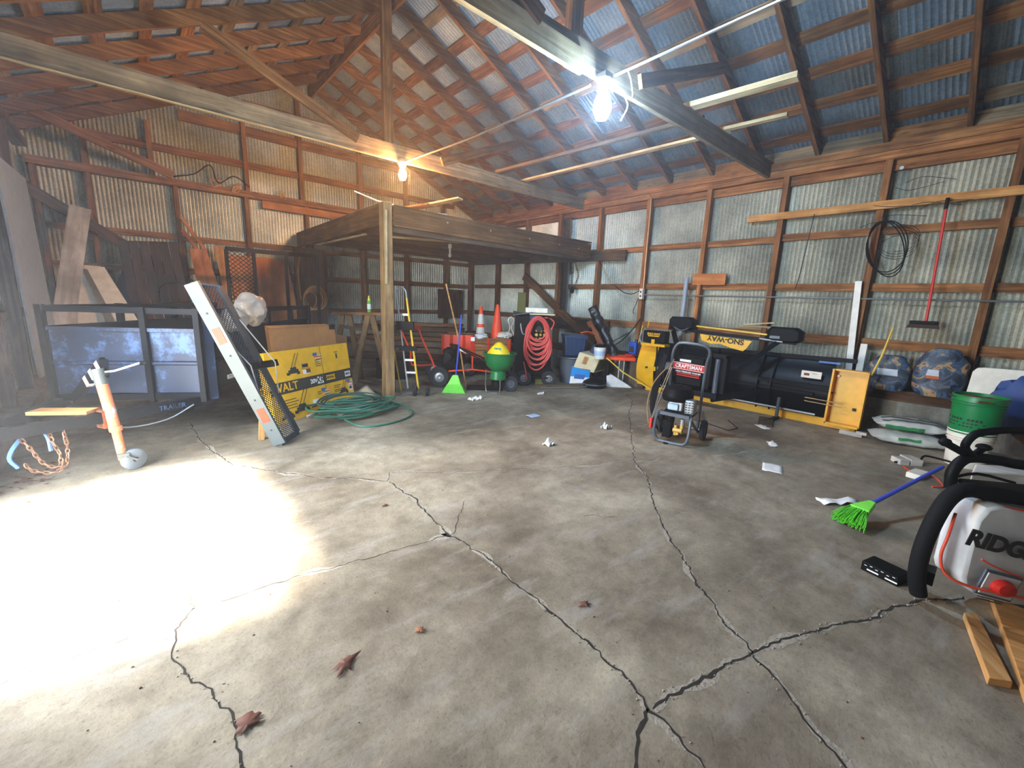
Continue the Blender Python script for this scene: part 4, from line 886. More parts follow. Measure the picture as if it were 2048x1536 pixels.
# sawhorse + spray can
s_ = thing('sawhorse', 'old wooden sawhorse left of the loft post', 'sawhorse', (2.82, 6.72, 0))
ta, tb_ = V(2.52, 7.0, 1.14), V(2.92, 6.62, 1.15)
m = MB(); m.beam(ta+(ta-tb_)*.35, tb_+(tb_-ta)*.2, .09, .04); part('top_rail', m, 'framing', s_, w=True)
for a, b in (((2.80, 6.74, 1.13), (2.58, 6.86, 0)), ((2.85, 6.70, 1.13), (3.02, 6.52, 0)), ((2.52, 7.1, 1.13), (2.38, 7.22, 0)), ((2.60, 7.02, 1.13), (2.82, 7.15, 0))):
    m = MB(); m.beam(a, b, .035, .085, lx); part('leg', m, 'post_wood', s_, w=True)
m = MB(); m.beam((2.45, 7.05, .93), (2.98, 6.6, .84), .02, .05); part('cross_brace', m, 'lumber_old', s_, w=True)
c_ = thing('spray_can', 'green aerosol can with a yellow cap on the sawhorse', 'can', (2.815, 6.725, 1.17))
m = MB(); m.lathe([(.001, 0), (.030, 0), (.031, .006), (.031, .17), (.027, .185), (.012, .19), (.001, .19)], (0, 0, 0)); part('can_body', m, 'green_can', c_)
m = MB(); m.lathe([(.0311, .05), (.0313, .05), (.0313, .13), (.0311, .13)], (0, 0, 0)); part('can_label', m, 'label_white', c_)
m = MB(); m.lathe([(.001, .185), (.024, .185), (.022, .215), (.014, .22), (.013, .26), (.001, .262)], (0, 0, 0)); part('cap', m, 'yellow_can', c_)
# hand truck
h = thing('hand_truck', 'steel and yellow hand truck leaning beside the loft post', 'hand truck', (2.98, 5.76, 0))
A0, A1 = V(2.93, 5.66, .10), V(3.05, 5.56, .10); B0, B1 = V(2.855, 5.82, 1.42), V(2.955, 5.72, 1.42)
pt = [A0, B0, B0.lerp(B1, .1)+up*.10, B0.lerp(B1, .5)+up*.15, B1.lerp(B0, .1)+up*.10, B1]
m = MB(); m.tube(pt, .0125, 8, sm=4); part('loop_handle', m, 'steel', h, w=True)
m = MB(); m.tube([B1, A1], .015, 8); part('yellow_rail', m, 'yellow_rod', h, w=True)
for f in (.18, .32, .82):
    m = MB(); m.beam(A0.lerp(B0, f), A1.lerp(B1, f), .012, .03); part('cross_bar', m, 'steel', h, w=True)
for f in (.68, .72, .45): 
    m = MB(); m.cbox(A0.lerp(B0, f).lerp(A1.lerp(B1, f), .5), (.25, .06, .07), Matrix.Rotation(math.atan2(A1.y-A0.y, A1.x-A0.x), 3, 'Z')); part('strap', m, 'black_plastic', h, w=True)
wheel(h, (2.98, 5.54, .075), (A1-A0), .075, .05, 'grey_tube'); wheel(h, (3.14, 5.45, .06), (A1-A0), .06, .05, 'grey_tube')
m = MB(); m.prism([A0+V(-.06, .12, -.095), A1+V(.02, .05, -.095), A1+V(.09, .17, -.095), A0+V(.0, .24, -.095)], (0, 0, .006)); part('toe_plate', m, 'steel', h, w=True)
m = MB(); m.beam((2.84, 5.92, 0), (2.80, 5.96, 1.0), .05, .03, lx); single('black_bar', m, 'black_paint', 'black upright bar between the loft post and hand truck', 'bar')
m = MB(); m.tube([(2.97, 5.97, .0), (2.90, 6.03, .62)], .012, 8); single('yellow_stick', m, 'yellow_rod', 'short yellow stick behind the hand truck', 'stick')
# motorised orange wagon: handle frame, engine, cargo box
M_ = thing('motor_wagon', 'orange powered wagon with slatted timber sides and handle frame', 'wagon', (4.4, 6.0, 0))
mp = lambda n, m, mat='orange_paint', **k: part(n, m, mat, M_, w=True, **k)
m = MB(); m.tube([(4.07, 5.61, .30), (3.83, 5.80, .27), (3.63, 5.97, .26), (3.56, 6.05, .45), (3.44, 6.16, .80), (3.40, 6.18, .93), (3.34, 6.22, .955)], .016, 8, sm=2); mp('handle_tube', m)
m = MB(); m.tube([(3.78, 6.36, .30), (3.50, 6.60, .28), (3.46, 6.56, .5), (3.35, 6.62, .80), (3.28, 6.62, .93)], .016, 8, sm=2); mp('handle_tube', m)
m = MB(); m.tube([(3.30, 6.26, .955), (3.22, 6.58, .94)], .012, 8); m.tube([(3.50, 6.10, .66), (3.43, 6.52, .66)], .012, 8); mp('cross_tube', m)
m = MB(); m.cyl((3.30, 6.28, .96), (3.40, 6.12, .97), .02); mp('hand_grip', m, 'grip_red')
m = MB(); m.tube([(4.07, 5.61, .30), (4.22, 5.52, .28), (4.5, 5.3, .24)], .014, 8); m.tube([(4.07, 5.61, .30), (4.06, 5.62, .62), (3.98, 5.68, .66)], .014, 8, sm=3); mp('frame_tube', m)
m = MB()
for k, (c, r) in enumerate((((3.88, 6.0, .52), (.13, .12, .12)), ((3.78, 5.98, .42), (.08, .1, .1)), ((4.0, 5.88, .46), (.1, .1, .1)), ((3.95, 5.95, .63), (.08, .07, .06)))): m.blob(c, r, k, .18, 12, 8, 3)
m.cyl((3.82, 5.93, .5), (3.76, 5.88, .5), .06, n=14); mp('engine', m, 'black_paint')
wheel(M_, (3.63, 5.92, .17), (-.6, -.8, 0), .17, .11, 'cast_alloy'); wheel(M_, (3.95, 6.6, .17), (-.6, -.8, 0), .17, .11, 'cast_alloy'); wheel(M_, (5.0, 5.95, .17), (-.6, -.8, 0), .17, .11, 'cast_alloy'); wheel(M_, (4.6, 6.5, .17), (-.6, -.8, 0), .17, .11, 'cast_alloy')
q0, q1, q2, q3 = V(4.06, 6.53, 0), V(4.48, 6.18, 0), V(5.12, 5.66, 0), V(4.75, 6.95, 0)
def panel(a, b, z0, z1, mat, n='side_panel', th=.03): m = MB(); m.beam(a+up*(z0+z1)/2, b+up*(z0+z1)/2, th, z1-z0); return mp(n, m, mat)
q3 = q0+(V(.72, .70, 0)*.55); q4 = q1+(V(.72, .70, 0)*.55)
panel(q0, q1, .46, .80, 'orange_paint', 'end_panel')
for f in (0.02, .3, .7, .98): m = MB(); p = q0.lerp(q1, f)+V(-.02, -.03, 0); m.beam(p+up*.40, p+up*.80, .03, .03); mp('stake', m)
q2b = V(5.0, 5.74, 0)
for k in range(3): panel(q1, q2b, .43+.115*k, .535+.115*k, 'framing', 'side_slat', .025)
for f in (0.03, .42, .97): m = MB(); p = q1.lerp(q2b, f)+V(-.015, -.02, 0); m.beam(p+up*.40, p+up*.76, .035, .03); mp('stake', m)
m = MB(); m.beam(q1+up*.42+V(-.02, -.03, 0), q2b+up*.42+V(-.02, -.03, 0), .03, .04); mp('bottom_rail', m)
m = MB(); m.prism([q0+up*.42, q1+up*.42, q2b+up*.42, q2b+V(.35, .4, .42), q0+V(.40, .45, .42)], (0, 0, .02)); mp('cargo_floor', m, 'lumber_old')
m = MB(); m.beam(q0+V(.38, .42, .62), q2b+V(.35, .4, .62), .025, .36); mp('side_slat', m, 'framing')
m = MB(); m.cbox(q1+V(-.03, -.045, .74), (.07, .01, .07), Matrix.Rotation(rad(-40), 3, 'Z')); mp('side_label', m, 'label_white')
# cones in the wagon
def cone(c, R, H, label, bands, tilt=None):
    t = thing('traffic_cone', label, 'traffic cone', c, 0, 'traffic cones in the wagon', tilt)
    m = MB(); m.lathe([(R, 0), (R, .012), (R*.86, .03), (.028, H-.01), (.022, H), (.001, H)], (0, 0, 0), n=26); part('cone_body', m, 'cone_orange', t)
    m = MB(); s = R*1.15; m.box((-s, -s, -.03), (s, s, 0)); part('cone_base', m, 'cone_orange', t, bevel=.01)
    for z0, z1 in bands:
        r = lambda z: R*.86+(.028-R*.86)*(z-.03)/(H-.04)+.0025
        m = MB(); m.lathe([(r(z0), z0), (r(z1), z1)], (0, 0, 0), n=26); part('reflective_band', m, 'cone_white', t, label='pale reflective band')
cone((4.80, 6.38, .55), .13, .76, 'orange traffic cone with two pale bands in the wagon', ((.27, .38), (.44, .62)))
cone((5.02, 6.17, .62), .16, .74, 'plain orange traffic cone tilted in the wagon', (), (rad(4), rad(-3), 0))
m = MB(); m.blob((4.62, 6.12, .79), (.13, .10, .05), 3, .2, 18, 10); single('white_bundle', m, 'paper_white', 'small white bundle on the wagon corner before the banded cone', 'bundle')
m = MB(); m.blob((5.06, 6.0, .80), (.14, .12, .06), 6, .25, 20, 10); single('pale_cloth', m, 'foam_white', 'pale crumpled cloth on the wagon beside the orange cone', 'cloth')
t = thing('white_hose_loop', 'white looped hose sticking up from the wagon', 'hose', (5.16, 5.94, .84)); m = MB()
m.tube([(5.12, 5.97, .82), (5.15, 5.95, .95), (5.12, 5.97, 1.08), (5.16, 5.94, 1.14), (5.20, 5.90, 1.08), (5.17, 5.93, .95), (5.21, 5.90, .82)], .011, 7, sm=4); part('loop', m, 'white_plastic', t, w=True)
m = MB(); m.beam((5.62, 6.2, .6), (5.92, 6.5, 1.60), .03, .16, lx); single('olive_board', m, 'olive_board', 'olive green board leaning behind the black machine', 'board')
m = MB(); m.beam((5.38, 6.0, .5), (5.46, 6.05, 1.06), .03, .14, lx); single('olive_board', m, 'olive_board', 'short olive board beside the black machine', 'board')
# brooms standing in front
t = thing('angle_broom', 'lime green angle broom with a blue handle standing upright', 'broom', (3.60, 5.40, 0))
m = MB(); m.tube([(3.62, 5.42, .27), (3.70, 5.47, .70), (3.76, 5.50, 1.19)], .0115, 8); part('handle', m, 'blue_handle', t, w=True)
bx = V(.74, -.67, 0)
m = MB(); c = V(3.60, 5.42, 0); m.hexa([c-bx*.11+V(-.02, -.02, .13), c+bx*.10+V(-.02, -.02, .13), c+bx*.10+V(.02, .02, .13), c-bx*.11+V(.02, .02, .13), c-bx*.03+V(-.012, -.012, .28), c+bx*.05+V(-.012, -.012, .28), c+bx*.05+V(.012, .012, .28), c-bx*.03+V(.012, .012, .28)]); part('broom_head', m, 'lime_plastic', t, w=True, bevel=.006)
plain('lime_dark', '#5cc52e', .6, var=.3, scale=60)
m = MB(); m.hexa([c-bx*.19+V(-.03, -.03, .0), c+bx*.17+V(-.03, -.03, .0), c+bx*.17+V(.03, .03, .0), c-bx*.19+V(.03, .03, 0), c-bx*.115+V(-.018, -.018, .135), c+bx*.105+V(-.018, -.018, .135), c+bx*.105+V(.018, .018, .135), c-bx*.115+V(.018, .018, .135)]); part('bristles', m, 'lime_dark', t, w=True)
m = MB(); m.tube([(3.62, 5.72, 1.655), (3.84, 5.68, .8), (3.95, 5.62, .03)], .0125, 8); t = single('wooden_pole', m, 'handle_wood', 'long bare wooden pole leaning on the wagon', 'pole')
m = MB(); m.beam((3.90, 5.52, .035), (4.35, 5.16, .035), .09, .07); single('black_channel', m, 'black_plastic', 'low black tray on the floor beneath the wagon', 'tray')
# broadcast spreader
s = thing('broadcast_spreader', 'green broadcast spreader with grey legs and two wheels', 'spreader', (4.25, 5.12, 0))
sp = lambda n, m, mat, **k: part(n, m, mat, s, w=True, **k)
m = MB(); m.lathe([(.05, .0), (.13, .015), (.20, .08), (.235, .17), (.25, .265), (.268, .27), (.272, .29), (.255, .295), (.24, .27), (.19, .10), (.05, .03)], (4.24, 5.12, .335), (0, 0, 1), 28); sp('hopper', m, 'green_poly')
m = MB(); m.lathe([(.10, .0), (.13, .02), (.12, .14), (.05, .18)], (4.20, 5.10, .20), n=22); sp('spinner_housing', m, 'green_poly')
m = MB(); m.lathe([(.001, .0), (.10, .0), (.10, .08), (.001, .08)], (4.20, 5.10, .10), n=18); sp('gear_case', m, 'black_plastic')
wheel(s, (4.40, 5.03, .13), (-.55, -.83, 0), .13, .07, 'grey_tube', 'tyre'); wheel(s, (4.72, 5.38, .13), (-.55, -.83, 0), .13, .07, 'grey_tube', 'tyre')
m = MB(); m.tube([(4.05, 5.22, .36), (4.04, 5.20, .04), (4.03, 5.1, .012), (4.12, 5.0, .012)], .009, 7, sm=3); m.tube([(4.22, 5.03, .38), (4.16, 5.0, .32), (4.14, 4.98, .012), (4.05, 5.05, .012)], .009, 7, sm=3); sp('stand', m, 'galv_pipe')
m = MB(); m.tube([(4.36, 5.04, .22), (4.22, 5.04, .36), (3.90, 5.28, .56), (3.62, 5.60, .73)], .012, 7, sm=3); m.tube([(4.50, 5.18, .24), (4.32, 5.22, .40), (3.98, 5.42, .58), (3.72, 5.72, .73)], .012, 7, sm=3); sp('handle_tube', m, 'black_paint')
m = MB(); m.cbox((4.06, 5.14, .48), (.06, .06, .05)); sp('lever_knob', m, 'cone_orange'); 
m = MB(); m.tube([(3.8, 5.40, .62), (3.72, 5.48, .665)], .016, 7); sp('handle_clamp', m, 'white_plastic')
m = MB(); m.lathe([(.20, -.03), (.18, .05), (.12, .14), (.045, .21), (.001, .22)], (4.22, 5.12, .575), (0, 0, 1), 16); m.v = [p+V(.02*noise.noise(p*14), .02*noise.noise(p*11), 0) for p in m.v]; sk = single('seed_sack', m, 'sack_yellow', 'yellow plastic sack crumpled in the green spreader', 'sack')
m = MB(); m.v = []; c = V(4.22, 5.12, .575); m.grid(lambda u, v: c+V(-math.cos(.2+u*.9)*(.192-.65*.12*v), -math.sin(.2+u*.9)*(.192-.65*.12*v)-.004, .01+.13*v), 6, 4); part('sack_print', m, 'sack_teal', sk, w=True)
# black machine with red hose
k_ = thing('cleaning_machine', 'tall black wheeled cleaning machine hung with red hose', 'machine', (5.15, 5.2, 0))
kp = lambda n, m, mat='black_paint', **k: part(n, m, mat, k_, w=True, **k)
ex = V(.75, -.66, 0); ey = V(.66, .75, 0); K = lambda a, b, z: V(4.82, 5.45, 0)+ex*a+ey*b+up*z
def kbox(a0, b0, z0, a1, b1, z1): 
    return MB().hexa([K(a0, b0, z0), K(a1, b0, z0), K(a1, b1, z0), K(a0, b1, z0), K(a0, b0, z1), K(a1, b0, z1), K(a1, b1, z1), K(a0, b1, z1)])
kp('lower_cabinet', kbox(0, .05, .14, .66, .55, .80), bevel=.02); kp('upper_cabinet', kbox(.0, .10, .80, .62, .50, 1.20), bevel=.015)
m = kbox(-.03, .0, 1.215, .30, .45, 1.23); m.v = [p+up*(.03*math.sin(p.x*9)) for p in m.v]; kp('lid_flap', m, 'grey_tube')
kp('lid', kbox(.25, .02, 1.215, .68, .5, 1.235), 'cream_box'); kp('shelf_box', kbox(.05, .0, 1.02, .5, .12, 1.18), 'black_plastic')
kp('blue_case', kbox(.26, -.02, 1.08, .42, .08, 1.20), 'blue_tote')
m = MB(); m.tube([K(.10, .03, 1.10), K(.11, -.02, 1.0), K(.14, -.02, .90), K(.18, 0, .88)], .010, 7, sm=3); kp('door_handle', m, 'steel')
m = MB()
for i in range(9): m.cyl(K(.38+.07*(i % 3), .05, .95-.07*(i//3)), K(.38+.07*(i % 3), -.01, .95-.07*(i//3)), .02+.006*(i % 2), n=12)
kp('valve_cluster', m, 'brass')
m = MB(); m.cyl(K(.42, .02, .98), K(.42, -.03, .98), .05); kp('gauge', m, 'ink_dark')
wheel(k_, K(.19, -.06, .135), (-ex.y*0-.66, -.75, 0), .135, .10, 'cast_alloy'); wheel(k_, K(.63, .02, .13), (-.66, -.75, 0), .13, .09, 'cast_alloy'); wheel(k_, K(.1, .6, .135), (-.66, -.75, 0), .135, .10, 'cast_alloy'); wheel(k_, K(.62, .6, .135), (-.66, -.75, 0), .135, .10, 'cast_alloy')
m = MB(); m.cyl(K(.15, -.02, .135), K(.62, .0, .135), .018); kp('axle', m, 'black_paint')
t = thing('red_hose', 'long red hose hung in loops on the black machine', 'hose', tuple(K(.42, -.1, 1.0)))
m = MB()
for k in range(13):
    f = k/12; ca = .40+.02*math.sin(k*2.1); rx = .155+.055*f+.012*math.sin(k*1.3); top = 1.17-.02*math.sin(k*1.9); bot = .80-.50*f**1.15+.02*math.sin(k*3)
    P = []
    for i in range(26):
        a = 2*PI*i/26; z = (top+bot)/2+(top-bot)/2*math.cos(a); sx_ = rx*math.sin(a)*(1+.18*math.cos(a)*-1)
        P.append(K(ca+sx_+.015*math.sin(k+a*2), -.07-.012*(k % 4)-.01*math.sin(a*2+k), z))
    m.tube(P, .0155, 7, closed=True)
part('hose_loops', m, 'red_hose', t, w=True)
m = MB(); m.tube([K(.62, -.1, .98), K(.66, -.1, 1.1), K(.60, -.1, 1.16), K(.5, -.1, 1.18)], .012, 7, sm=4); part('hose_end', m, 'red_hose', t, w=True); m = MB(); m.tube([K(.18, -.09, .42), K(.22, -.1, .25), K(.24, -.12, .12)], .011, 7, sm=3); part('hose_end', m, 'red_hose', t, w=True)
for k in range(1):
    m = MB(); m.tube([K(.56, -.02, 1.14), K(.56, -.14, 1.13), K(.56, -.15, 1.18)], .012, 7); part('hanger_hook', m, 'black_paint', t, w=True)
single('foam_block', kbox(.18, .10, 1.245, .56, .34, 1.33), 'foam_white', 'cream foam block lying on top of the black machine', 'foam', bevel=.01)
m = MB(); m.cbox(K(.50, .1, .06), (.2, .1, .12), Matrix.Rotation(rad(-42), 3, 'Z')); single('wooden_chock', m, 'olive_board', 'yellow brown block wedged under the black machine', 'block')
# bins
t = thing('storage_bin', 'dark blue ribbed tote stacked on the grey round bin', 'tote', (5.95, 5.05, .50))
m = MB(); z0, z1 = .50, .86; a, b, c, d = [V(5.95, 5.08, 0)+ex*sx*.20+ey*sy*.26 for sx, sy in ((-1, -1), (1, -1), (1, 1), (-1, 1))]; ce = V(5.95, 5.08, 0)
m.hexa([ce+(p-ce)*.85+up*z0 for p in (a, b, c, d)]+[p+up*z1 for p in (a, b, c, d)]); part('tub', m, 'blue_tote', t, w=True, bevel=.025)
m = MB(); m.hexa([ce+(p-ce)*1.04+up*(z1-.04) for p in (a, b, c, d)]+[ce+(p-ce)*1.04+up*(z1+.01) for p in (a, b, c, d)]); part('rim', m, 'blue_tote', t, w=True, bevel=.008)
for i in range(5):
    f = .1+.2*i; m = MB(); p = a.lerp(b, f); q = ce+(p-ce)*.86; m.beam(q+up*(z0+.03), p+up*(z1-.05), .025, .02, ex); part('rib', m, 'blue_tote', t, w=True)
t = thing('round_bin', 'grey round dustbin under the dark blue tote', 'bin', (5.92, 5.06, 0))
m = MB(); m.lathe([(.001, 0), (.20, 0), (.245, .45), (.26, .455), (.262, .48), (.25, .485), (.235, .47), (.19, .02)], (5.92, 5.06, 0), n=32); part('body', m, 'grey_bin', t, w=True)
m = MB(); m.torus((5.92, 5.06, .47), .258, .012, n=32, m=6); part('rim', m, 'galv_pipe', t, w=True)
m = MB(); m.tube([(6.1, 5.06, .90), (6.2, 4.98, .93), (6.28, 4.9, .90)], .012, 6, sm=3); single('orange_cable', m, 'cone_orange', 'short orange cord on the dark blue tote', 'cord')
# cartons and pails right of the bins
t = thing('water_carton', 'blue and white carton on the floor below the tilted box', 'carton', (5.76, 4.72, 0))
o_ = V(5.66, 4.83, 0); m = MB(); R2 = lambda a, b, z: o_+ex*a+ey*b+up*z
m.hexa([R2(-.03, 0, .02), R2(.30, 0, .0), R2(.30, .22, .0), R2(-.03, .22, .02), R2(-.0, 0, .34), R2(.33, 0, .30), R2(.33, .22, .30), R2(0, .22, .34)]); part('box_body', m, 'blue_water', t, w=True, bevel=.006)
m = MB(); m.hexa([R2(-.035, -.003, .02), R2(.29, -.003, .0), R2(.29, .0, .0), R2(-.035, .0, .02), R2(-.02, -.003, .17), R2(.31, -.003, .15), R2(.31, .0, .15), R2(-.02, .0, .17)]); part('white_print', m, 'label_white', t, w=True)
m = MB(); m.hexa([R2(.04, -.006, .13), R2(.22, -.006, .12), R2(.22, -.002, .12), R2(.04, -.002, .13), R2(.05, -.006, .21), R2(.24, -.006, .20), R2(.24, -.002, .20), R2(.05, -.002, .21)]); part('blue_print', m, 'cyan_blue', t, w=True)
t = thing('cream_carton', 'tilted cream carton with an orange print stacked on the blue carton', 'carton', (5.85, 4.66, .3))
m = MB(); m.hexa([R2(.02, 0, .335), R2(.38, 0, .24), R2(.62, .30, .24), R2(.25, .32, .335), R2(.11, 0, .60), R2(.47, 0, .50), R2(.70, .30, .50), R2(.34, .32, .60)]); part('box_body', m, 'cream_box', t, w=True, bevel=.005)
m = MB(); m.hexa([R2(.16, -.004, .40), R2(.24, -.004, .38), R2(.24, 0, .38), R2(.16, 0, .40), R2(.20, -.004, .53), R2(.28, -.004, .51), R2(.28, 0, .51), R2(.20, 0, .53)]); part('orange_print', m, 'lumber_fresh', t, w=True)
m = MB(); m.hexa([R2(.395, .010, .27), R2(.60, .27, .27), R2(.604, .268, .27), R2(.399, .008, .27), R2(.475, .010, .47), R2(.68, .27, .47), R2(.684, .268, .47), R2(.479, .008, .47)]); part('green_print', m, 'olive_board', t, w=True)
t = thing('white_pail', 'small white pail with a dark lid on the cream carton', 'pail', (6.02, 4.50, .5))
m = MB(); m.lathe([(.001, 0), (.09, 0), (.105, .19), (.10, .2), (.001, .2)], (6.0, 4.52, .50), n=24); part('body', m, 'white_plastic', t, w=True)
m = MB(); m.blob((6.0, 4.52, .72), (.09, .09, .035), 2, .3, 14, 8); part('lid', m, 'black_plastic', t, w=True)
m = MB(); m.lathe([(.0975, .06), (.102, .14)], (6.0, 4.52, .50), n=24); part('print_band', m, 'light_blue_box', t, w=True)
m = MB(); m.blob((6.18, 4.74, .42), (.16, .14, .3), 5, .12, 18, 14, flat=0); single('dark_sack', m, 'bag_navy', 'dark sack slumped behind the white pail', 'sack')
t = thing('fan_base', 'low round black fan base on the floor before the cartons', 'fan', (5.92, 4.52, 0))
m = MB(); m.lathe([(.001, 0), (.20, 0), (.215, .04), (.19, .10), (.12, .14), (.001, .15)], (5.94, 4.54, 0), n=26); part('body', m, 'black_plastic', t, w=True)
m = MB(); m.torus((5.94, 4.54, .06), .205, .012, n=26, m=6); m.torus((5.94, 4.54, .12), .13, .008, n=22, m=6); part('ring', m, 'grey_tube', t, w=True)
m = MB(); m.box((6.14, 4.42, 0), (6.20, 4.50, .46)); single('black_column', m, 'black_plastic', 'narrow black upright box beside the cartons', 'box', bevel=.01)
t = thing('insulated_duct', 'long black crinkled foil roll leaning on the stud', 'roll', (6.3, 4.9, .45))
m = MB(); i0 = 0; P = [V(6.40, 4.42, .42), V(6.35, 4.6, .75), V(6.32, 4.82, 1.1), V(6.30, 4.98, 1.36)]; m.tube(smooth_path(P, 10), .085, 14)
m.v = [p+V(noise.noise(p*16)*.03, noise.noise(p*13+V(3, 0, 0))*.03, noise.noise(p*9)*.02) for p in m.v]; part('roll', m, 'black_film', t, w=True)
m = MB(); m.tube(smooth_path([V(6.12, 4.50, .60), V(6.08, 4.68, .9), V(6.06, 4.84, 1.12)], 8), .045, 10); m.v = [p+V(noise.noise(p*16)*.03, noise.noise(p*13)*.03, 0) for p in m.v]; part('roll', m, 'rusty', t, w=True, label='copper coloured end of the roll')
t = thing('blue_jug', 'blue plastic jug on the red crate by the outlet stud', 'jug', (6.62, 4.22, .58))
m = MB(); m.box((6.52, 4.15, .58), (6.62, 4.30, .80)); part('body', m, 'blue_plastic', t, w=True, bevel=.02)
m = MB(); m.cyl((6.57, 4.18, .80), (6.57, 4.18, .85), .025); part('cap', m, 'blue_tote', t, w=True)
m = MB(); m.box((6.514, 4.18, .62), (6.52, 4.27, .72)); part('jug_label', m, 'ink_dark', t, w=True)
t = thing('orange_tray', 'orange folding tray stand beside the yellow plow wing', 'tray', (6.3, 4.2, 0))
m = MB(); m.hexa([(6.15, 4.50, .47), (6.48, 4.10, .47), (6.60, 4.22, .47), (6.3, 4.6, .47), (6.15, 4.50, .52), (6.48, 4.10, .53), (6.60, 4.22, .56), (6.3, 4.6, .56)]); part('tray_top', m, 'cone_orange', t, w=True, bevel=.012)
m = MB(); m.cyl((6.34, 4.33, 0), (6.34, 4.33, .47), .022); m.cyl((6.44, 4.3, 0), (6.44, 4.3, .47), .022); part('legs', m, 'galv_pipe', t, w=True)
m = MB(); m.cbox((6.56, 4.24, .57), (.2, .16, .02)); part('red_lid', m, 'red_plastic', t, w=True)
m = MB(); m.box((6.62, 4.0, 0), (6.90, 4.45, .52)); single('grey_crate', m, 'lumber_old', 'grey weathered box beneath the blue jug', 'box')
m = MB(); m.prism([(6.14, 4.42, .0), (6.45, 4.10, .0), (6.42, 4.13, .035), (6.20, 4.37, .22), (6.13, 4.43, .20)], (.10, .12, 0)); single('white_wedge', m, 'white_plastic', 'white wedge of folded plastic on the floor', 'wedge', bevel=.006)
m = MB(); m.tube([(6.10, 4.44, .52), (6.22, 4.18, .30), (6.40, 3.72, .06)], .012, 8); single('yellow_pole', m, 'yellow_rod', 'thin yellow pole lying across toward the plow wing', 'pole')
m = MB(); m.tube([(6.88, 4.35, .62), (6.95, 4.32, 1.08)], .011, 7); m.tube([(6.96, 4.22, 1.05), (6.97, 4.21, 1.2)], .009, 7); single('plow_guide_rod', m, 'yellow_rod', 'yellow guide rod upright behind the left yellow plow wing', 'rod')
m = MB(); m.tube([(4.98, 4.92, .014), (5.3, 4.75, .014), (5.6, 4.58, .014), (5.78, 4.52, .05)], .012, 7, sm=4); single('grey_tubing', m, 'galv_pipe', 'thin grey tubing on the floor before the black machine', 'tubing')
m = MB(); m.beam((4.98, 5.02, .025), (5.80, 4.66, .025), .10, .05); single('grey_plank', m, 'lumber_old', 'grey plank on the floor under the machine wheels', 'plank')
# ================================================================ snow plow and pressure washer
W = thing('snow_plow', 'black snow plow with yellow end wings and cutting edge', 'snow plow', (6.6, 2.4, 0))
wp = lambda n, m, mat='black_paint', **k: part(n, m, mat, W, w=True, **k)
plain('plow_black', '#0b0c0e', .36, var=.25, scale=5)
Y0, Y1 = 1.30, 3.85
m = MB(); n = 12; prof = []
for i in range(n+1):
    f = i/n; prof.append((6.60-.13*math.sin(PI*min(1, f*1.05))+.05*f, .08+.76*f))
o = 0
for y in (Y0, Y1):
    for x, z in prof: m.v.append(V(x, y, z))
    for x, z in reversed(prof): m.v.append(V(x+.015, y, z))
k = 2*(n+1)
for i in range(k): m.face((i, (i+1) % k, k+(i+1) % k, k+i))
m.face(list(range(k))[::-1]); m.face(list(range(k, 2*k))); wp('moldboard', m, 'plow_black')
m = MB(); m.beam((6.64, Y0-.20, .86), (6.64, Y1, .80), .05, .05); wp('top_rail', m)
m = MB(); m.beam((6.56, Y0-.32, .05), (6.56, Y1+.05, .05), .03, .10); wp('cutting_edge', m, 'yellow_paint')
m = MB(); m.beam((6.50, Y0+.1, .135), (6.50, Y1, .135), .02, .02); wp('trip_rod', m, 'steel')
m = MB(); m.beam((6.46, Y0+.15, .40), (6.46, Y1, .40), .03, .035); wp('frame_tube', m)
m = MB(); m.cbox((6.47, 1.70, .50), (.05, .85, .05)); m.cbox((6.465, 1.62, .455), (.03, .75, .02)); wp('slot_bracket', m)
for y in (1.95, 2.12, 2.75, 2.92, 3.35):
    m = MB(); pts = [(6.60-.13*math.sin(PI*min(1, i/8*1.05))+.05*i/8, .08+.76*i/8) for i in range(9)]; o = len(m.v)
    for yy in (y-.008, y+.008):
        for x, z in pts: m.v.append(V(x-.001, yy, z))
        for x, z in reversed(pts): m.v.append(V(x-.06-.02*math.sin(z*4), yy, z))
    k = 18
    for i in range(k): m.face((i, (i+1) % k, k+(i+1) % k, k+i))
    m.face(list(range(k))[::-1]); m.face(list(range(k, 2*k))); wp('rib', m, 'plow_black')
# wings
def wing(y0, y1, xo, ztop, zb, nm):
    m = MB(); t = .018
    m.hexa([(xo, y0, zb), (xo, y1, zb), (xo+t, y1, zb), (xo+t, y0, zb), (xo+.02, y0, ztop), (xo+.02, y1, ztop), (xo+t+.02, y1, ztop), (xo+t+.02, y0, ztop)])
    return m
m = wing(.94, 1.27, 6.52, .76, .07, ''); a_ = wp('wing', m, 'yellow_paint', label='right yellow wing plate')
m = MB(); m.box((6.42, 1.265, .07), (6.54, 1.285, .76)); m.box((6.42, .94, .06), (6.54, 1.28, .085)); m.box((6.44, .94, .74), (6.54, 1.28, .76)); m.box((6.44, .93, .07), (6.54, .945, .76)); part('wing_flange', m, 'yellow_paint', a_, w=True)
m = MB(); m.cbox((6.515, 1.02, .28), (.012, .035, .035)); part('bolt', m, 'ink_dark', a_, w=True)
m = MB(); m.box((6.50, 1.22, .66), (6.515, 1.245, .68)); part('bolt', m, 'white_plastic', a_, w=True)
for z in (.30, .345): m = MB(); m.tube([(6.40, 1.52, z+.01), (6.41, 1.12, z)], .006, 6); part('spring_rod', m, 'copper_pipe', a_, w=True)
m = MB()   # left wing, convex
k = 10
for i in range(k+1):
    f = i/k; z = .10+.70*f; x = 6.46-.09*math.sin(PI*f)+.06*f; m.v += [V(x, 4.02, z), V(x, 3.70, z-.02), V(x+.02, 3.70, z-.02), V(x+.02, 4.02, z)]
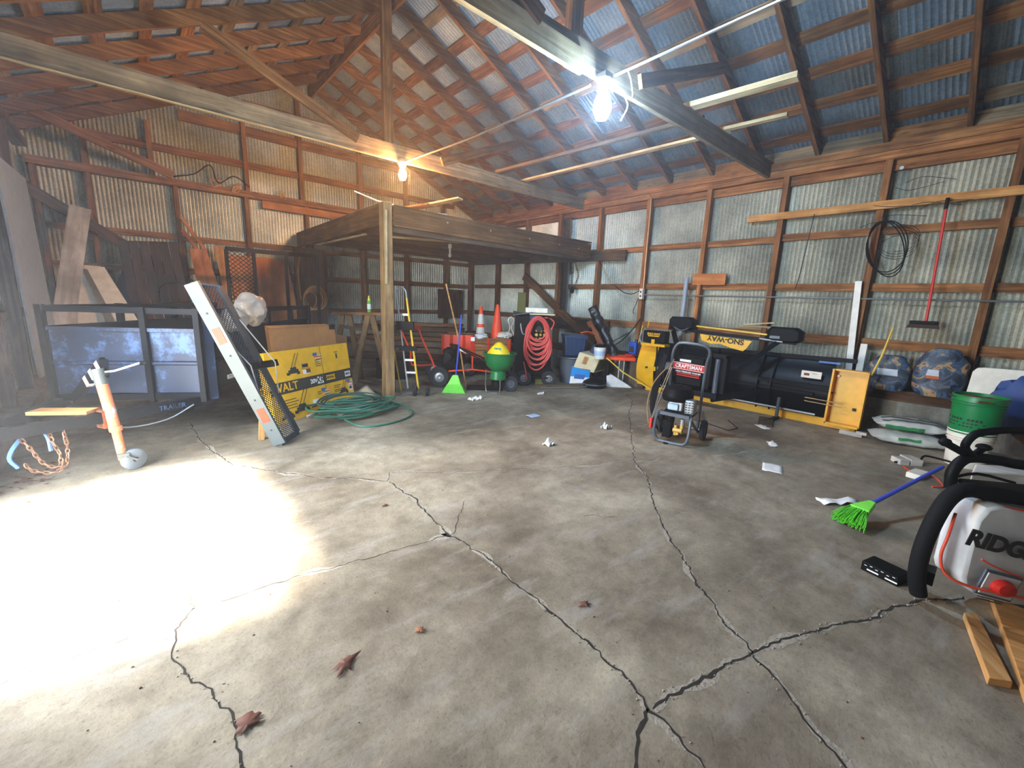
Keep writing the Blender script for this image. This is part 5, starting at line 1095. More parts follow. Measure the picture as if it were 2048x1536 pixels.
for i in range(k):
    for j in range(4): m.face((4*i+j, 4*i+(j+1) % 4, 4*i+4+(j+1) % 4, 4*i+4+j))
m.face((3, 2, 1, 0)); m.face((4*k, 4*k+1, 4*k+2, 4*k+3)); b_ = wp('wing', m, 'yellow_paint', label='left curved yellow wing')
m = MB(); m.cyl((6.36, 3.82, .42), (6.40, 3.82, .42), .014); part('bolt', m, 'ink_dark', b_, w=True)
m = MB(); m.beam((6.43, 3.60, .42), (6.43, 3.75, .40), .05, .07); wp('wing_tab', m, 'yellow_paint')
# A-frame, mount and lights
for a, b in (((6.15, 3.1, .14), (6.5, 3.4, .32)), ((6.15, 2.6, .14), (6.5, 2.1, .32)), ((6.12, 3.15, .20), (6.12, 2.5, .20))):
    m = MB(); m.beam(a, b, .07, .08); wp('a_frame', m)
m = MB(); m.box((6.05, 2.72, .30), (6.30, 3.12, .72)); wp('power_unit_cover', m, 'black_plastic', bevel=.02)
m = MB(); m.box((6.02, 2.60, .30), (6.12, 2.66, .80)); m.box((6.10, 2.42, .25), (6.22, 2.47, .80)); m.box((6.05, 2.42, .76), (6.2, 2.70, .80)); wp('lift_tower', m)
m = MB(); m.cyl((6.10, 2.54, .25), (6.10, 2.54, .74), .035); m.cyl((6.08, 2.54, .40), (6.08, 2.54, .7), .02); wp('lift_ram', m, 'grey_tube')
m = MB(); m.box((6.035, 2.90, .60), (6.045, 3.07, .68)); wp('white_label', m, 'label_white'); m = MB(); m.box((6.035, 2.93, .53), (6.045, 2.98, .57)); m.box((6.035, 2.86, .54), (6.045, 2.91, .57)); wp('white_mark', m, 'label_white')
m = MB(); m.box((6.05, 3.12, .48), (6.25, 3.32, .60)); wp('grey_cover', m, 'grey_tube', bevel=.02)
for y0, y1 in ((3.42, 3.15), (1.90, 2.3)):
    m = MB(); m.beam((6.40, y0, 1.06), (6.22, y1, .62), .05, .06); wp('light_bracket', m)
m = MB(); m.beam((6.40, 3.50, 1.10), (6.42, 1.72, 1.03), .05, .045); wp('light_bar', m)
m = MB(); m.beam((6.44, 3.15, 1.165), (6.46, 1.95, 1.105), .02, .02); wp('yellow_trim', m, 'yellow_rod')
m = MB(); m.tube([(6.38, 2.15, 1.055), (6.36, 1.86, 1.035)], .012, 7); wp('trim_tube', m, 'steel')
def headlight(c, w_, lab):
    c = V(*c); m = MB(); P = []
    for x, s in ((-.09, .80), (-.05, 1), (.07, .95), (.10, .6)):
        P.append([(c.x+x, c.y+sy*w_/2*s, c.z+sz*.10*s) for sy, sz in ((-1, -.7), (-.75, -1), (.75, -1), (1, -.6), (1, .5), (.8, 1), (-.6, 1), (-1, .5))])
    for r in P: m.v += [V(*p) for p in r]
    for i in range(3):
        for j in range(8): m.face((8*i+j, 8*i+(j+1) % 8, 8*i+8+(j+1) % 8, 8*i+8+j))
    m.face(list(range(8))[::-1]); m.face(list(range(24, 32))); h = wp('headlight', m, 'black_plastic', bevel=.006); return h
h1 = headlight((6.42, 3.28, 1.19), .42, ''); h2 = headlight((6.44, 1.86, 1.13), .42, '')
m = MB(); m.box((6.345, 1.90, 1.075), (6.352, 2.02, 1.11)); part('light_label', m, 'grey_tube', h2, w=True)
m = MB(); m.tube([(6.34, 3.38, 1.13), (6.33, 3.30, 1.09), (6.33, 3.22, 1.09), (6.34, 3.14, 1.13)], .012, 6, sm=3); part('light_lever', m, 'grey_tube', h1, w=True)
m = MB(); m.prism([(6.38, 2.98, 1.05), (6.38, 2.94, .96), (6.38, 2.80, .92), (6.38, 2.66, .93), (6.38, 2.52, .89), (6.38, 2.34, .86), (6.38, 2.30, .90), (6.38, 2.24, 1.01)], (.015, 0, 0)); sg = wp('name_plate', m, 'yellow_paint')
m = MB(); m.text('SNO-WAY', frame((6.375, 2.60, .995), (0, 1, 0), (0, 0, -1)), .10, .003, .003, 1.1); 
m.v = [V(p.x, p.y, p.z-.0+(p.y-2.6)*.055) for p in m.v]; part('lettering', m, 'ink_dark', sg, w=True)
m = MB(); m.box((6.34, 3.52, .84), (6.50, 3.92, 1.04)); bx_ = wp('control_box', m, 'black_plastic', bevel=.02)
m = MB(); m.box((6.32, 3.50, .79), (6.48, 3.93, .83)); part('yellow_trim', m, 'yellow_paint', bx_, w=True)
m = MB(); m.text('SNO-WAY', frame((6.335, 3.72, .985), (0, -1, 0), (0, 0, 1)), .05, .003, .002); m.box((6.333, 3.62, .945), (6.338, 3.82, .962)); m.box((6.33, 3.69, .83), (6.338, 3.75, .90)); part('lettering', m, 'yellow_paint', bx_, w=True)
m = MB(); m.tube([(6.35, 3.93, .80), (6.35, 3.98, .9), (6.36, 3.95, 1.02)], .012, 7, sm=3); part('grab_handle', m, 'steel', bx_, w=True)
m = MB()
for k in range(5): m.tube([(6.38, 3.66-.05*k, .80), (6.33, 3.62-.05*k, .55), (6.36, 3.60-.07*k, .25), (6.42, 3.55-.05*k, .12)], .013, 7, sm=4)
wp('hydraulic_hose', m, 'black_rubber')
m = MB(); m.cyl((6.38, 1.80, .02), (6.38, 1.80, .30), .022); wp('jack_stand', m, 'grey_tube'); m = MB(); m.cbox((6.28, 1.80, .02), (.30, .05, .03)); wp('stand_foot', m)
m = MB(); m.box((6.535, 1.40, .60), (6.545, 1.62, .69)); m.v = [V(p.x-.065, p.y, p.z) for p in m.v]; wl_ = wp('warning_label', m, 'foam_white'); m = MB(); m.box((6.468, 1.53, .63), (6.470, 1.59, .66)); m.box((6.468, 1.44, .66), (6.470, 1.50, .665)); part('label_mark', m, 'rusty', wl_, w=True)
m = MB(); m.box((6.60, 1.25, .80), (6.605, 1.48, .825)); m.v = [V(p.x-.01, p.y, p.z) for p in m.v]; wp('blue_sticker', m, 'cyan_blue')
m = MB(); m.tube([(6.72, .95, .70), (6.78, .90, .95), (6.84, .86, 1.28)], .012, 7); wp('guide_rod', m, 'yellow_rod')
m = MB(); m.cbox((6.05, 1.82, .015), (.42, .16, .03), Matrix.Rotation(.3, 3, 'Z')); single('brown_board', m, 'lumber_old', 'flat brown board on the floor before the plow', 'board')
m = MB(); m.tube([(5.35, 2.5, .006), (5.30, 2.2, .006), (5.22, 1.95, .006), (5.42, 1.92, .006), (5.7, 2.15, .006)], .006, 5); single('bent_wire', m, 'wire_dark', 'bent black wire on the floor beneath the plow', 'wire')
m = MB(); m.cbox((5.55, 2.6, .018), (.6, .32, .012), Matrix.Rotation(.5, 3, 'Z')); single('thin_mat', m, 'muddy_wood', 'thin brown mat on the floor beneath the plow', 'mat')

# ---- pressure washer
Q = thing('pressure_washer', 'grey framed pressure washer with a gasoline engine', 'pressure washer', (4.32, 2.12, 0))
qp = lambda n, m, mat='grey_tube', **k: part(n, m, mat, Q, w=True, **k)
# front: toward the camera-left; side axis sx_
fx_ = V(.24, -.97, 0).normalized(); fy_ = V(.97, .24, 0).normalized(); Qo = V(4.10, 2.28, 0)
q = lambda a, b, z: Qo+fx_*a+fy_*b+up*z
r_ = .0155
m = MB(); m.tube([q(.03, .10, .33), q(.0, .03, .30), q(-.01, .0, .12), q(.03, 0, .035), q(.09, 0, .02), q(.26, 0, .02), q(.32, 0, .04), q(.345, .0, .12), q(.345, .03, .29), q(.33, .1, .33)], r_, 10, sm=4); qp('front_loop', m)
m = MB(); m.beam(q(.03, .03, .325), q(.33, .03, .315), .035, .035); qp('platform_bar', m)
m = MB(); m.prism([q(.02, .03, .30), q(.34, .03, .30), q(.34, .38, .30), q(.02, .38, .30)], (0, 0, .012)); qp('engine_platform', m, 'black_paint')
H = lambda a, z, b=.38: q(a, b, z)
m = MB(); m.tube([q(.35, .40, .06), q(.355, .40, .40), q(.36, .38, .62), q(.375, .34, .86), q(.40, .30, .96), q(.385, .285, 1.02), q(.32, .27, 1.055), q(.12, .27, 1.065), q(.06, .285, 1.03), q(.03, .30, .96), q(.015, .34, .84), q(.01, .38, .60), q(.01, .40, .40), q(.01, .40, .08)], r_, 10, sm=4); qp('handle_frame', m)
m = MB(); m.tube([q(.345, .02, .30), q(.36, .2, .18), q(.37, .38, .09)], r_*.9, 9, sm=3); m.tube([q(-.0, .02, .30), q(-.01, .2, .18), q(.0, .38, .09)], r_*.9, 9, sm=3); qp('side_tube', m)
pa = [q(.02, .345, .86), q(.375, .335, .84), q(.365, .375, .66), q(.015, .385, .68)]
m = MB(); m.prism(pa, fy_*.012); sgn = qp('sign_panel', m, 'black_plastic')
na = -fy_
fz = (pa[0]-pa[3]).normalized(); fxx = (pa[1]-pa[0]).normalized()
ce = (pa[0]+pa[1]+pa[2]+pa[3])/4
pl = lambda u, v, o=.003: ce+fxx*u+fz*v+fz.cross(fxx)*o*-1*-1
nrm_ = fxx.cross(fz); 
if nrm_.dot(V(-.65, -.76, 0)) < 0: nrm_ = -nrm_
pl = lambda u, v, o=.003: ce+fxx*u+fz*v+nrm_*o
m = MB(); m.prism([pl(-.165, .0), pl(.165, .0), pl(.165, .085), pl(-.165, .085)], nrm_*.003); part('red_label', m, 'label_red', sgn, w=True)
m = MB()
for a, b in (((-.16, .005), (.16, .01)), ((-.16, .075), (.16, .08))): m.prism([pl(a[0], a[1], .006), pl(b[0], a[1], .006), pl(b[0], b[1], .006), pl(a[0], b[1], .006)], nrm_*.001)
part('label_border', m, 'label_white', sgn, w=True)
m = MB(); m.text('CRAFTSMAN', frame(pl(0, .042, .0075), fxx, fz), .060, .002, .001, .82); part('lettering', m, 'label_white', sgn, w=True)
m = MB(); m.text('HIGH PRESSURE WASHER', frame(pl(0, -.022, .005), fxx, fz), .026, .002, .0005, .9); part('lettering', m, 'label_white', sgn, w=True)
m = MB()
for i in range(2): m.prism([pl(-.12, -.05-.022*i, .004), pl(.12, -.05-.022*i, .004), pl(.12, -.037-.022*i, .004), pl(-.12, -.037-.022*i, .004)], nrm_*.001)
part('red_print', m, 'label_red', sgn, w=True)
m = MB(); c = q(.155, .18, .535); 
m.lathe([(.001, .085), (.09, .08), (.15, .055), (.175, .01), (.178, -.05), (.16, -.08)], c, (0, 0, 1), 26, sx=1.0, sy=.88); eg = qp('engine_cover', m, 'black_plastic')
m = MB(); m.tube([c+fx_*.02-fy_*.15+up*(-.07), c+fx_*.03-fy_*.10+up*.06, c+fx_*.04+up*.10], .006, 6, sm=4); m.torus(c+up*.0, .172, .004, n=24, m=5); part('cover_rib', m, 'black_paint', eg, w=True)
m = MB(); m.cbox(q(.17, .12, .41), (.15, .12, .11), Matrix.Rotation(math.atan2(fx_.y, fx_.x), 3, 'Z')); qp('crankcase', m, 'cast_alloy', bevel=.015)
m = MB(); m.cbox(q(.15, .05, .40), (.11, .03, .07), Matrix.Rotation(math.atan2(fx_.y, fx_.x), 3, 'Z')); qp('carburettor', m, 'light_blue_box', bevel=.012)
mu = MB(); mu.cbox(q(.315, .10, .42), (.10, .13, .15), Matrix.Rotation(math.atan2(fx_.y, fx_.x), 3, 'Z')); mf = qp('muffler_guard', mu, 'cast_alloy', bevel=.015)
m = MB()
for i in range(5):
    for j in range(3): m.cbox(q(.285+.03*j, .033, .37+.025*i), (.018, .004, .010), Matrix.Rotation(math.atan2(fx_.y, fx_.x), 3, 'Z'))
part('vent_slots', m, 'ink_dark', mf, w=True)
m = MB(); m.cyl(q(.12, .12, .22), q(.12, .12, .30), .045); m.cbox(q(.10, .14, .14), (.09, .11, .20), Matrix.Rotation(math.atan2(fx_.y, fx_.x), 3, 'Z')); qp('pump', m, 'black_plastic', bevel=.008)
m = MB(); m.cyl(q(.18, .03, .16), q(.27, .03, .16), .022); m.cyl(q(.20, .05, .10), q(.20, .05, .21), .016); m.cyl(q(.26, .05, .13), q(.26, .05, .22), .018); m.cyl(q(.23, .0, .13), q(.23, .06, .13), .014); qp('brass_manifold', m, 'brass')
m = MB(); m.cyl(q(.26, .06, .20), q(.26, .06, .28), .022); qp('unloader', m, 'steel')
wheel(Q, q(.415, .40, .115), tuple(fx_), .115, .05, 'grey_tube'); wheel(Q, q(-.045, .40, .115), tuple(fx_), .115, .05, 'grey_tube')
m = MB(); m.cyl(q(-.05, .40, .115), q(.42, .40, .115), .010); qp('axle', m, 'steel')
m = MB(); m.cyl(q(.13, .0, .0), q(.13, .0, .02), .028); qp('rubber_foot', m, 'black_rubber')
m = MB(); m.tube([q(-.04, .0, .25), q(.02, .10, .55), q(.06, .20, .80)], .006, 7); m.tube([q(-.05, .02, .25), q(-.02, .12, .52), q(.05, .28, .88)], .006, 7); qp('spray_wand', m, 'galv_pipe')
m = MB(); m.cbox(q(-.045, -.01, .20), (.035, .03, .11)); qp('wand_trigger', m, 'red_plastic', bevel=.006)
m = MB()
for k in range(5): m.tube([q(-.02-.012*k, .25+.02*k, .92), q(-.06-.015*k, .24, .65), q(-.09-.01*k, .2, .35), q(-.06, .14, .14+.015*k), q(.0, .1, .12)], .010, 7, sm=4)
qp('high_pressure_hose', m, 'black_rubber')
m = MB(); m.tube([q(.04, .30, .85), q(-.10, .15, .62), q(-.13, .08, .38), q(-.08, .02, .18)], .006, 6, sm=4); qp('supply_line', m, 'copper_pipe')
# ================================================================ right foreground and floor litter
# bags on the sill
m_, nt_, b_m = _nt('bag_mix'); tc_ = N(nt_, 'ShaderNodeTexCoord'); nz_ = N(nt_, 'ShaderNodeTexNoise', Scale=5.5, Detail=3.0, Roughness=.5, Distortion=1.2)
nt_.links.new(tc_.outputs['Object'], nz_.inputs['Vector'])
c_m = ramp(nt_, [(.0, srgb('#1a222c')), (.44, srgb('#202a36')), (.47, srgb('#3c5676')), (.53, srgb('#2a3644')), (.57, srgb('#8a7a58')), (.62, srgb('#a87a4a')), (.66, srgb('#29333e'))], nz_.outputs['Fac'])
nt_.links.new(c_m, b_m.inputs['Base Color']); b_m.inputs['Roughness'].default_value = .5
def sackbag(c, dims, label, sd, tilt=0, col='bag_mix'):
    t = thing('filled_bag', label, 'bag', (c[0], c[1], c[2]), tilt, 'filled bags on the sill')
    m = MB(); a, b, h = dims; n, mm = 22, 16
    for i in range(mm+1):
        f = i/mm; z = h*f; wv = 1-.55*max(0, f-.6)**1.2*1.6; wd = (1-abs(2*f-.9)**3*.35)
        for j in range(n):
            an = 2*PI*j/n; ca, sa = math.cos(an), math.sin(an); sq = lambda q: math.copysign(abs(q)**.55, q)
            p = V(a/2*sq(ca)*(1-.75*max(0, f-.45)), b/2*sq(sa)*wd*(1-.4*max(0, f-.7)), z); p += V(noise.noise(p*9+V(sd, 0, 0))*.025, noise.noise(p*8+V(0, sd, 0))*.03, 0); m.v.append(p)
    for i in range(mm):
        for j in range(n): m.face((i*n+j, i*n+(j+1) % n, (i+1)*n+(j+1) % n, (i+1)*n+j))
    m.face(list(range(n))[::-1]); m.face([mm*n+j for j in range(n)]); part('bag_body', m, col, t); return t, m
def bagpatch(t, m, ylo, yhi, zlo, zhi, mat, name='bag_print', n=22, mm=16, off=.004):
    g = MB(); pick = []
    for i in range(mm):
        for j in range(n):
            idx = (i*n+j, i*n+(j+1) % n, (i+1)*n+(j+1) % n, (i+1)*n+j); cc = sum((m.v[k] for k in idx), V(0, 0, 0))/4
            if cc.x < 0 and ylo < cc.y < yhi and zlo < cc.z < zhi:
                o = len(g.v); g.v += [m.v[k]+V(-off, 0, 0) for k in idx]; g.face((o, o+1, o+2, o+3))
    if g.v: part(name, g, mat, t)
t, m = sackbag((6.96, .83, .53), (.24, .42, .42), 'dark blue and tan bag slumped against the plow side of the sill', 2)
bagpatch(t, m, -.05, .08, .18, .27, 'bag_pale', off=.006)
t, m = sackbag((6.96, .38, .53), (.26, .44, .55), 'taller dark bag with an orange and white label on the sill', 5)
bagpatch(t, m, -.04, .10, .24, .30, 'bag_pale', off=.006); bagpatch(t, m, -.04, .10, .20, .235, 'bag_orange', off=.006)
# flat bags on the floor
def flatbag(c, L, wd, h, label, sd, rz, bands):
    t = thing('feed_bag', label, 'bag', c, rz, 'feed bags on the floor'); m = MB(); nu, nv = 24, 20
    for i in range(nu+1):
        for j in range(nv):
            u = -1+2*i/nu; an = 2*PI*j/nv; e = (1-abs(u)**5); y = wd/2*math.cos(an)*(1-.1*abs(u)**4); z = h/2+h/2*math.copysign(abs(math.sin(an))**.6, math.sin(an))*max(.12, e)
            p = V(L/2*u, y, z); p += V(0, noise.noise(V(u*3, an, sd))*.02, noise.noise(V(u*5, an*2, sd))*.012); m.v.append(p)
    for i in range(nu):
        for j in range(nv): m.face((i*nv+j, i*nv+(j+1) % nv, (i+1)*nv+(j+1) % nv, (i+1)*nv+j))
    m.face(list(range(nv))[::-1]); m.face([nu*nv+j for j in range(nv)]); part('bag_body', m, 'fert_white', t)
    for (u0, u1, a0, a1, mat) in bands:
        g = MB()
        for i in range(nu):
            for j in range(nv):
                u = -1+2*(i+.5)/nu; a = (j+.5)/nv
                if u0 < u < u1 and a0 < a < a1:
                    idx = (i*nv+j, i*nv+(j+1) % nv, (i+1)*nv+(j+1) % nv, (i+1)*nv+j); o = len(g.v); g.v += [m.v[k]+(m.v[k]-V(m.v[k].x, 0, h/2)).normalized()*.003 for k in idx]; g.face((o, o+1, o+2, o+3))
        if g.v: part('bag_print', g, mat, t)
    return t
flatbag((6.50, .50, .0), .66, .36, .13, 'white feed bag with a green stripe, lowest beside the curb', 1, rad(-72), ((-.3, .25, .44, .50, 'fert_green'), (-.75, -.4, .43, .47, 'fert_dark')))
flatbag((6.62, .52, .13), .62, .34, .14, 'white feed bag with dark lettering stacked on the striped one', 3, rad(-72), ((-.8, .8, .33, .38, 'fert_dark'), (-.75, .3, .52, .58, 'fert_green'), (-.8, .8, .26, .29, 'fert_dark')))
m = MB(); m.cbox((6.35, .98, .02), (.06, .22, .04)); m.cbox((6.33, .88, .05), (.05, .10, .03)); single('white_scrap', m, 'painted_board', 'white trim scrap on the floor between plow and bags', 'scrap')
# buckets
def bucket(name, label, c, r0, r1, h, mat, rings):
    t = thing(name, label, 'bucket', c)
    m = MB(); m.lathe([(.001, 0), (r0, 0), (r0+.003, .01), (r1-.004, h-.06), (r1+.006, h-.055), (r1+.004, h-.045), (r1, h-.012), (r1+.008, h-.01), (r1+.008, h), (r1-.004, h), (r0, .02), (.001, .012)], (0, 0, 0), n=32); part('body', m, mat, t)
    for z in rings: m = MB(); m.torus((0, 0, z), r0+(r1-r0)*z/h+.006, .006, n=32, m=6); part('ring', m, mat, t)
    return t
bc = V(6.07, .02, 0)
t = bucket('white_bucket', 'cream plastic bucket under the green bucket', tuple(bc), .14, .165, .36, 'foam_white', (.27, .30, .33))
t = bucket('green_bucket', 'green plastic bucket nested in the cream bucket', (bc.x, bc.y, .33), .165, .19, .38, 'green_bucket', (.30,))
for i in range(3):
    g = MB(); r = lambda z: .165+(.19-.165)*z/.38+.003
    z0 = .14-.03*i; n_ = 14
    for k in range(n_):
        a0 = rad(180+30-k*9 - 10); 
        if (k*7+i*3) % 5 == 0: continue
        a1 = a0+rad(6.2); o = len(g.v)
        for a in (a0, a1):
            for z in (z0, z0+(.022 if i == 0 else .012)): g.v.append(V(r(z)*math.cos(a), r(z)*math.sin(a), z))
        g.face((o, o+2, o+3, o+1))
    part('lettering', g, 'ink_dark', t)
m = MB(); m.blob((0, 0, .345), (.17, .17, .02), 4, .4, 20, 8); part('contents', m, 'rusty', t, label='brown leafy waste in the bucket')
# cooler lid and blue tarp at the right edge
t = thing('cream_slab', 'cream rounded panel leaning behind the green bucket', 'panel', (6.9, -.1, .53))
m = MB(); P = []
for y, z in ((.14, .60), (.13, .86), (.10, .905), (.05, .915), (-.5, .93), (-.55, .92), (-.58, .86), (-.60, .55)): P.append((6.86+.10*(z-.5), y, z))
m.prism(P, (.035, 0, 0)); part('panel_board', m, 'foam_white', t, w=True, bevel=.008)
m = MB(); m.blob((6.66, -.30, .58), (.12, .26, .28), 7, .15, 22, 16, 2.5); single('blue_tarp', m, 'blue_tarp', 'folded blue tarp beside the green bucket', 'tarp')
# small tools in the corner
m = MB(); m.tube([(5.52, .47, .012), (5.70, .32, .014), (5.76, .30, .06), (5.80, .26, .075), (6.0, .07, .015)], .010, 7, sm=4); single('crank_bar', m, 'black_paint', 'bent black crank bar on the floor near the buckets', 'bar')
m = MB(); m.cbox((5.66, .37, .03), (.16, .10, .06), Matrix.Rotation(.7, 3, 'Z')); m.cbox((5.58, .44, .025), (.13, .08, .05), Matrix.Rotation(.7, 3, 'Z')); single('white_offcut', m, 'painted_board', 'two joined white blocks by the bent crank bar', 'block')
m = MB(); m.cbox((5.22, .28, .025), (.20, .10, .05), Matrix.Rotation(-.2, 3, 'Z')); single('tan_offcut', m, 'foam_white', 'tan block on the floor before the orange cord', 'block', bevel=.006)
m = MB(); m.tube([(5.45, .40, .008), (5.35, .34, .008), (5.30, .25, .012), (5.35, .18, .008), (5.1, .10, .008), (5.0, .16, .008)], .007, 6, sm=4); single('orange_lead', m, 'red_cord', 'thin orange cord on the floor behind the blue broom handle', 'cord')
# broom lying on the floor
t = thing('lying_broom', 'lime green broom with a blue handle lying on the floor', 'broom', (3.6, .45, 0))
hb0, hb1 = V(3.78, .40, .12), V(4.68, .12, .28)
m = MB(); m.tube([hb0, hb1], .014, 10); part('handle', m, 'blue_handle', t, w=True)
hd = (hb1-hb0).normalized(); sdv = hd.cross(up).normalized(); nn = sdv.cross(hd)
c0 = hb0-hd*.03; c1 = c0-hd*.10; c2 = c1-hd*.12-up*.05
def quadprism(a, wa, ta, b, wb, tb): return MB().hexa([a-sdv*wa-nn*ta, a+sdv*wa-nn*ta, a+sdv*wa+nn*ta, a-sdv*wa+nn*ta, b-sdv*wb-nn*tb, b+sdv*wb-nn*tb, b+sdv*wb+nn*tb, b-sdv*wb+nn*tb])
part('broom_head', quadprism(c0+hd*.06, .022, .018, c1, .06, .022), 'lime_plastic', t, w=True, bevel=.005)
m = MB()
for k in range(150):
    a = random.uniform(-1, 1); b = random.uniform(-1, 1); p = c1+sdv*a*.055+nn*b*.018; e = c2+sdv*(a*.10+random.uniform(-.015, .015))+nn*b*.03; e.z = max(.006, e.z+random.uniform(-.02, .02)); mid = p.lerp(e, .5)+V(0, 0, .012); m.tube([p, mid, e], .0028, 4)
part('bristles', m, 'lime_dark', t, w=True, kind='stuff')
# black box on the floor
t = thing('cable_modem', 'small black electronic box lying on the floor', 'electronics', (3.0, .18, 0))
a, b = V(2.985, .305, 0), V(2.935, .135, 0); ba = V(3.12, .27, 0)
pa_, pb_, pc_, pd_ = V(3.00, .30, 0), V(2.955, .135, 0), V(3.075, .095, 0), V(3.125, .265, 0)
m = MB(); m.hexa([pa_, pb_, pc_, pd_, pa_+up*.055, pb_+up*.055, pc_+up*.055, pd_+up*.055]); part('case', m, 'black_plastic', t, w=True, bevel=.004)
fa = (pb_-pa_).normalized(); fn = V(fa.y, -fa.x, 0)
if fn.x > 0: fn = -fn
m = MB(); m.text('NETGEAR' if 0 else 'MODEM ROUTER', frame(pa_.lerp(pb_, .5)+fn*.001+up*.014, fa, up), .016, .001); 
m = MB()
for i in range(2): 
    p = pa_+fa*(.03+.085*i)+up*.014; m.hexa([p, p+fa*.055, p+fa*.055+fn*.0012, p+fn*.0012, p+up*.008, p+fa*.055+up*.008, p+fa*.055+fn*.0012+up*.008, p+fn*.0012+up*.008])
for i in range(6):
    p = pa_+fa*(.015+.026*i)+up*(.036+.006*(i % 2)); m.hexa([p, p+fa*.012, p+fa*.012+fn*.001, p+fn*.001, p+up*.003, p+fa*.012+up*.003, p+fa*.012+fn*.001+up*.003, p+fn*.001+up*.003])
part('front_print', m, 'label_white', t, w=True)
# ---- white framed power tool with black tubular frame
G = thing('power_tool', 'pale grey power tool with a thick black tubular frame', 'power tool', (3.1, -.1, 0))
gp = lambda n, m, mat, **k: part(n, m, mat, G, w=True, **k)
gx = V(.72, -.69, -.02).normalized(); gy = V(.69, .72, 0); g = lambda a, b, z: V(2.865, .07, 0)+gx*a+gy*b+up*z
m = MB(); m.tube([g(.03, .0, .045), g(.0, .0, .15), g(-.005, .0, .30), g(.03, .01, .46), g(.085, .02, .575), g(.17, .03, .615), g(.32, .03, .60), g(.9, .03, .56)], .036, 14, sm=5); gp('frame_tube', m, 'black_rubber')
m = MB(); m.prism([g(.24, .02, .60), g(.95, .02, .58), g(.95, .16, .58), g(.24, .16, .60)], (0, 0, .03)); gp('top_tray', m, 'black_plastic', bevel=.01)
# body: convex front panel
def bodyP(u, v):
    z = .09+.48*v+.02*math.sin(PI*v); a = .135+.75*u+(.06 if v > .85 else 0)*(1-u)*0; d = -.03-.05*math.sin(PI*min(1, max(0, v)))-.03*math.sin(PI*u*.6)
    cut = .0
    if u < .12: cut = (.12-u)*.0
    return g(a, d, z-.055*u)
outline = [(.17, .16), (.22, .115), (.32, .07), (.9, -.02), (.9, .50), (.34, .555), (.26, .57), (.21, .555), (.17, .50), (.155, .44), (.155, .20)]
m = MB(); fr = [g(a, -.045-.03*math.sin(PI*min(1, max(0, (z-.05)/.5))), z) for a, z in outline]; bk = [g(a, .10, z) for a, z in outline]; n = len(fr)
cen = g(.5, -.085, .28); m.v += fr+bk+[cen, g(.5, .10, .28)]
for i in range(n): j = (i+1) % n; m.face((i, j, n+j, n+i)); m.face((j, i, 2*n)); m.face((n+i, n+j, 2*n+1))
m.v = [V(p.x, p.y, max(p.z, .002)) for p in m.v]; gp('body_panel', m, 'ridg_grey', bevel=.012)
fo = lambda a, z, o=.0: g(a, -.083+.0-o, z)
# face plane text
wx = (g(1, 0, -.20)-g(0, 0, 0)).normalized(); wz = up
Mt = frame(g(.295, -.092, .385), wx, up); m = MB(); m.text('RIDGID', Mt, .108, .004, .005, 1.12); gp('lettering', m, 'ink_dark')
m = MB(); m.tube([g(.19, -.090, .315), g(.25, -.094, .285), g(.40, -.096, .235), g(.62, -.096, .17), g(.85, -.09, .12)], .0045, 6, sm=4); gp('orange_line', m, 'cone_orange')
Ms = frame(g(.285, -.100, .19), wx, up); m = MB(); m.cbox((0, 0, 0), (.185, .135, .012)); m.xf(Ms); swp = gp('switch_plate', m, 'grey_tube', bevel=.004)
m = MB(); m.cbox((0, 0, .008), (.16, .11, .006)); m.xf(Ms); part('switch_recess', m, 'ridg_grey', swp, w=True)
m = MB(); m.cbox((.0, -.02, .012), (.07, .03, .012)); m.xf(Ms); part('switch_base', m, 'ink_dark', swp, w=True)
m = MB(); m.lathe([(.055, 0), (.055, .018), (.042, .032), (.001, .036)], (.005, .0, .010), n=24, sy=.72); m.xf(Ms); part('stop_paddle', m, 'red_plastic', swp, w=True)
m = MB()
for i in range(2): m.cbox((0, -.078-.012*i, .0), (.13, .003, .004))
m.xf(Ms); part('rule_line', m, 'ink_dark', swp, w=True)
m = MB(); m.tube([g(.30, -.02, .555), g(.6, -.05, .53), g(.9, -.05, .50)], .010, 7); m.tube([g(.11, -.0, .50), g(.05, -.05, .40), g(.03, -.06, .30), g(.05, -.08, .22), g(.14, -.11, .18), g(.32, -.135, .165), g(.5, -.13, .13), g(.9, -.10, .03)], .0065, 8, sm=5); gp('power_cord', m, 'red_cord')
m = MB(); m.cbox(g(.10, .08, .12), (.10, .10, .07)); gp('foot_bracket', m, 'black_plastic')
# black grips above
m = MB(); m.tube([(3.13, .035, .57), (3.125, .042, .65), (3.15, .02, .715), (3.20, -.02, .735), (3.30, -.11, .725), (3.40, -.20, .705), (3.8, -.55, .67)], .026, 12, sm=5); gp('carry_handle', m, 'black_paint')
m = MB(); m.tube([(3.19, -.02, .735), (3.15, .02, .79), (3.165, .005, .85), (3.21, -.035, .875), (3.36, -.165, .893), (3.8, -.55, .88)], .019, 12, sm=5); part_g2 = gp('carry_handle', m, 'black_paint'); m = MB(); m.tube([(3.15, .02, .76), (3.11, .055, .785), (3.07, .09, .81)], .018, 10, sm=3); m.tube([(3.17, .0, .74), (3.20, -.02, .755), (3.225, -.045, .79)], .016, 10, sm=3); gp('carry_handle', m, 'black_paint')
m = MB(); m.blob((3.065, .092, .815), (.026, .026, .022), 2, .1); gp('knob', m, 'black_paint'); m = MB(); m.blob((3.225, -.045, .795), (.032, .032, .016), 3, .1); gp('knob', m, 'black_paint')
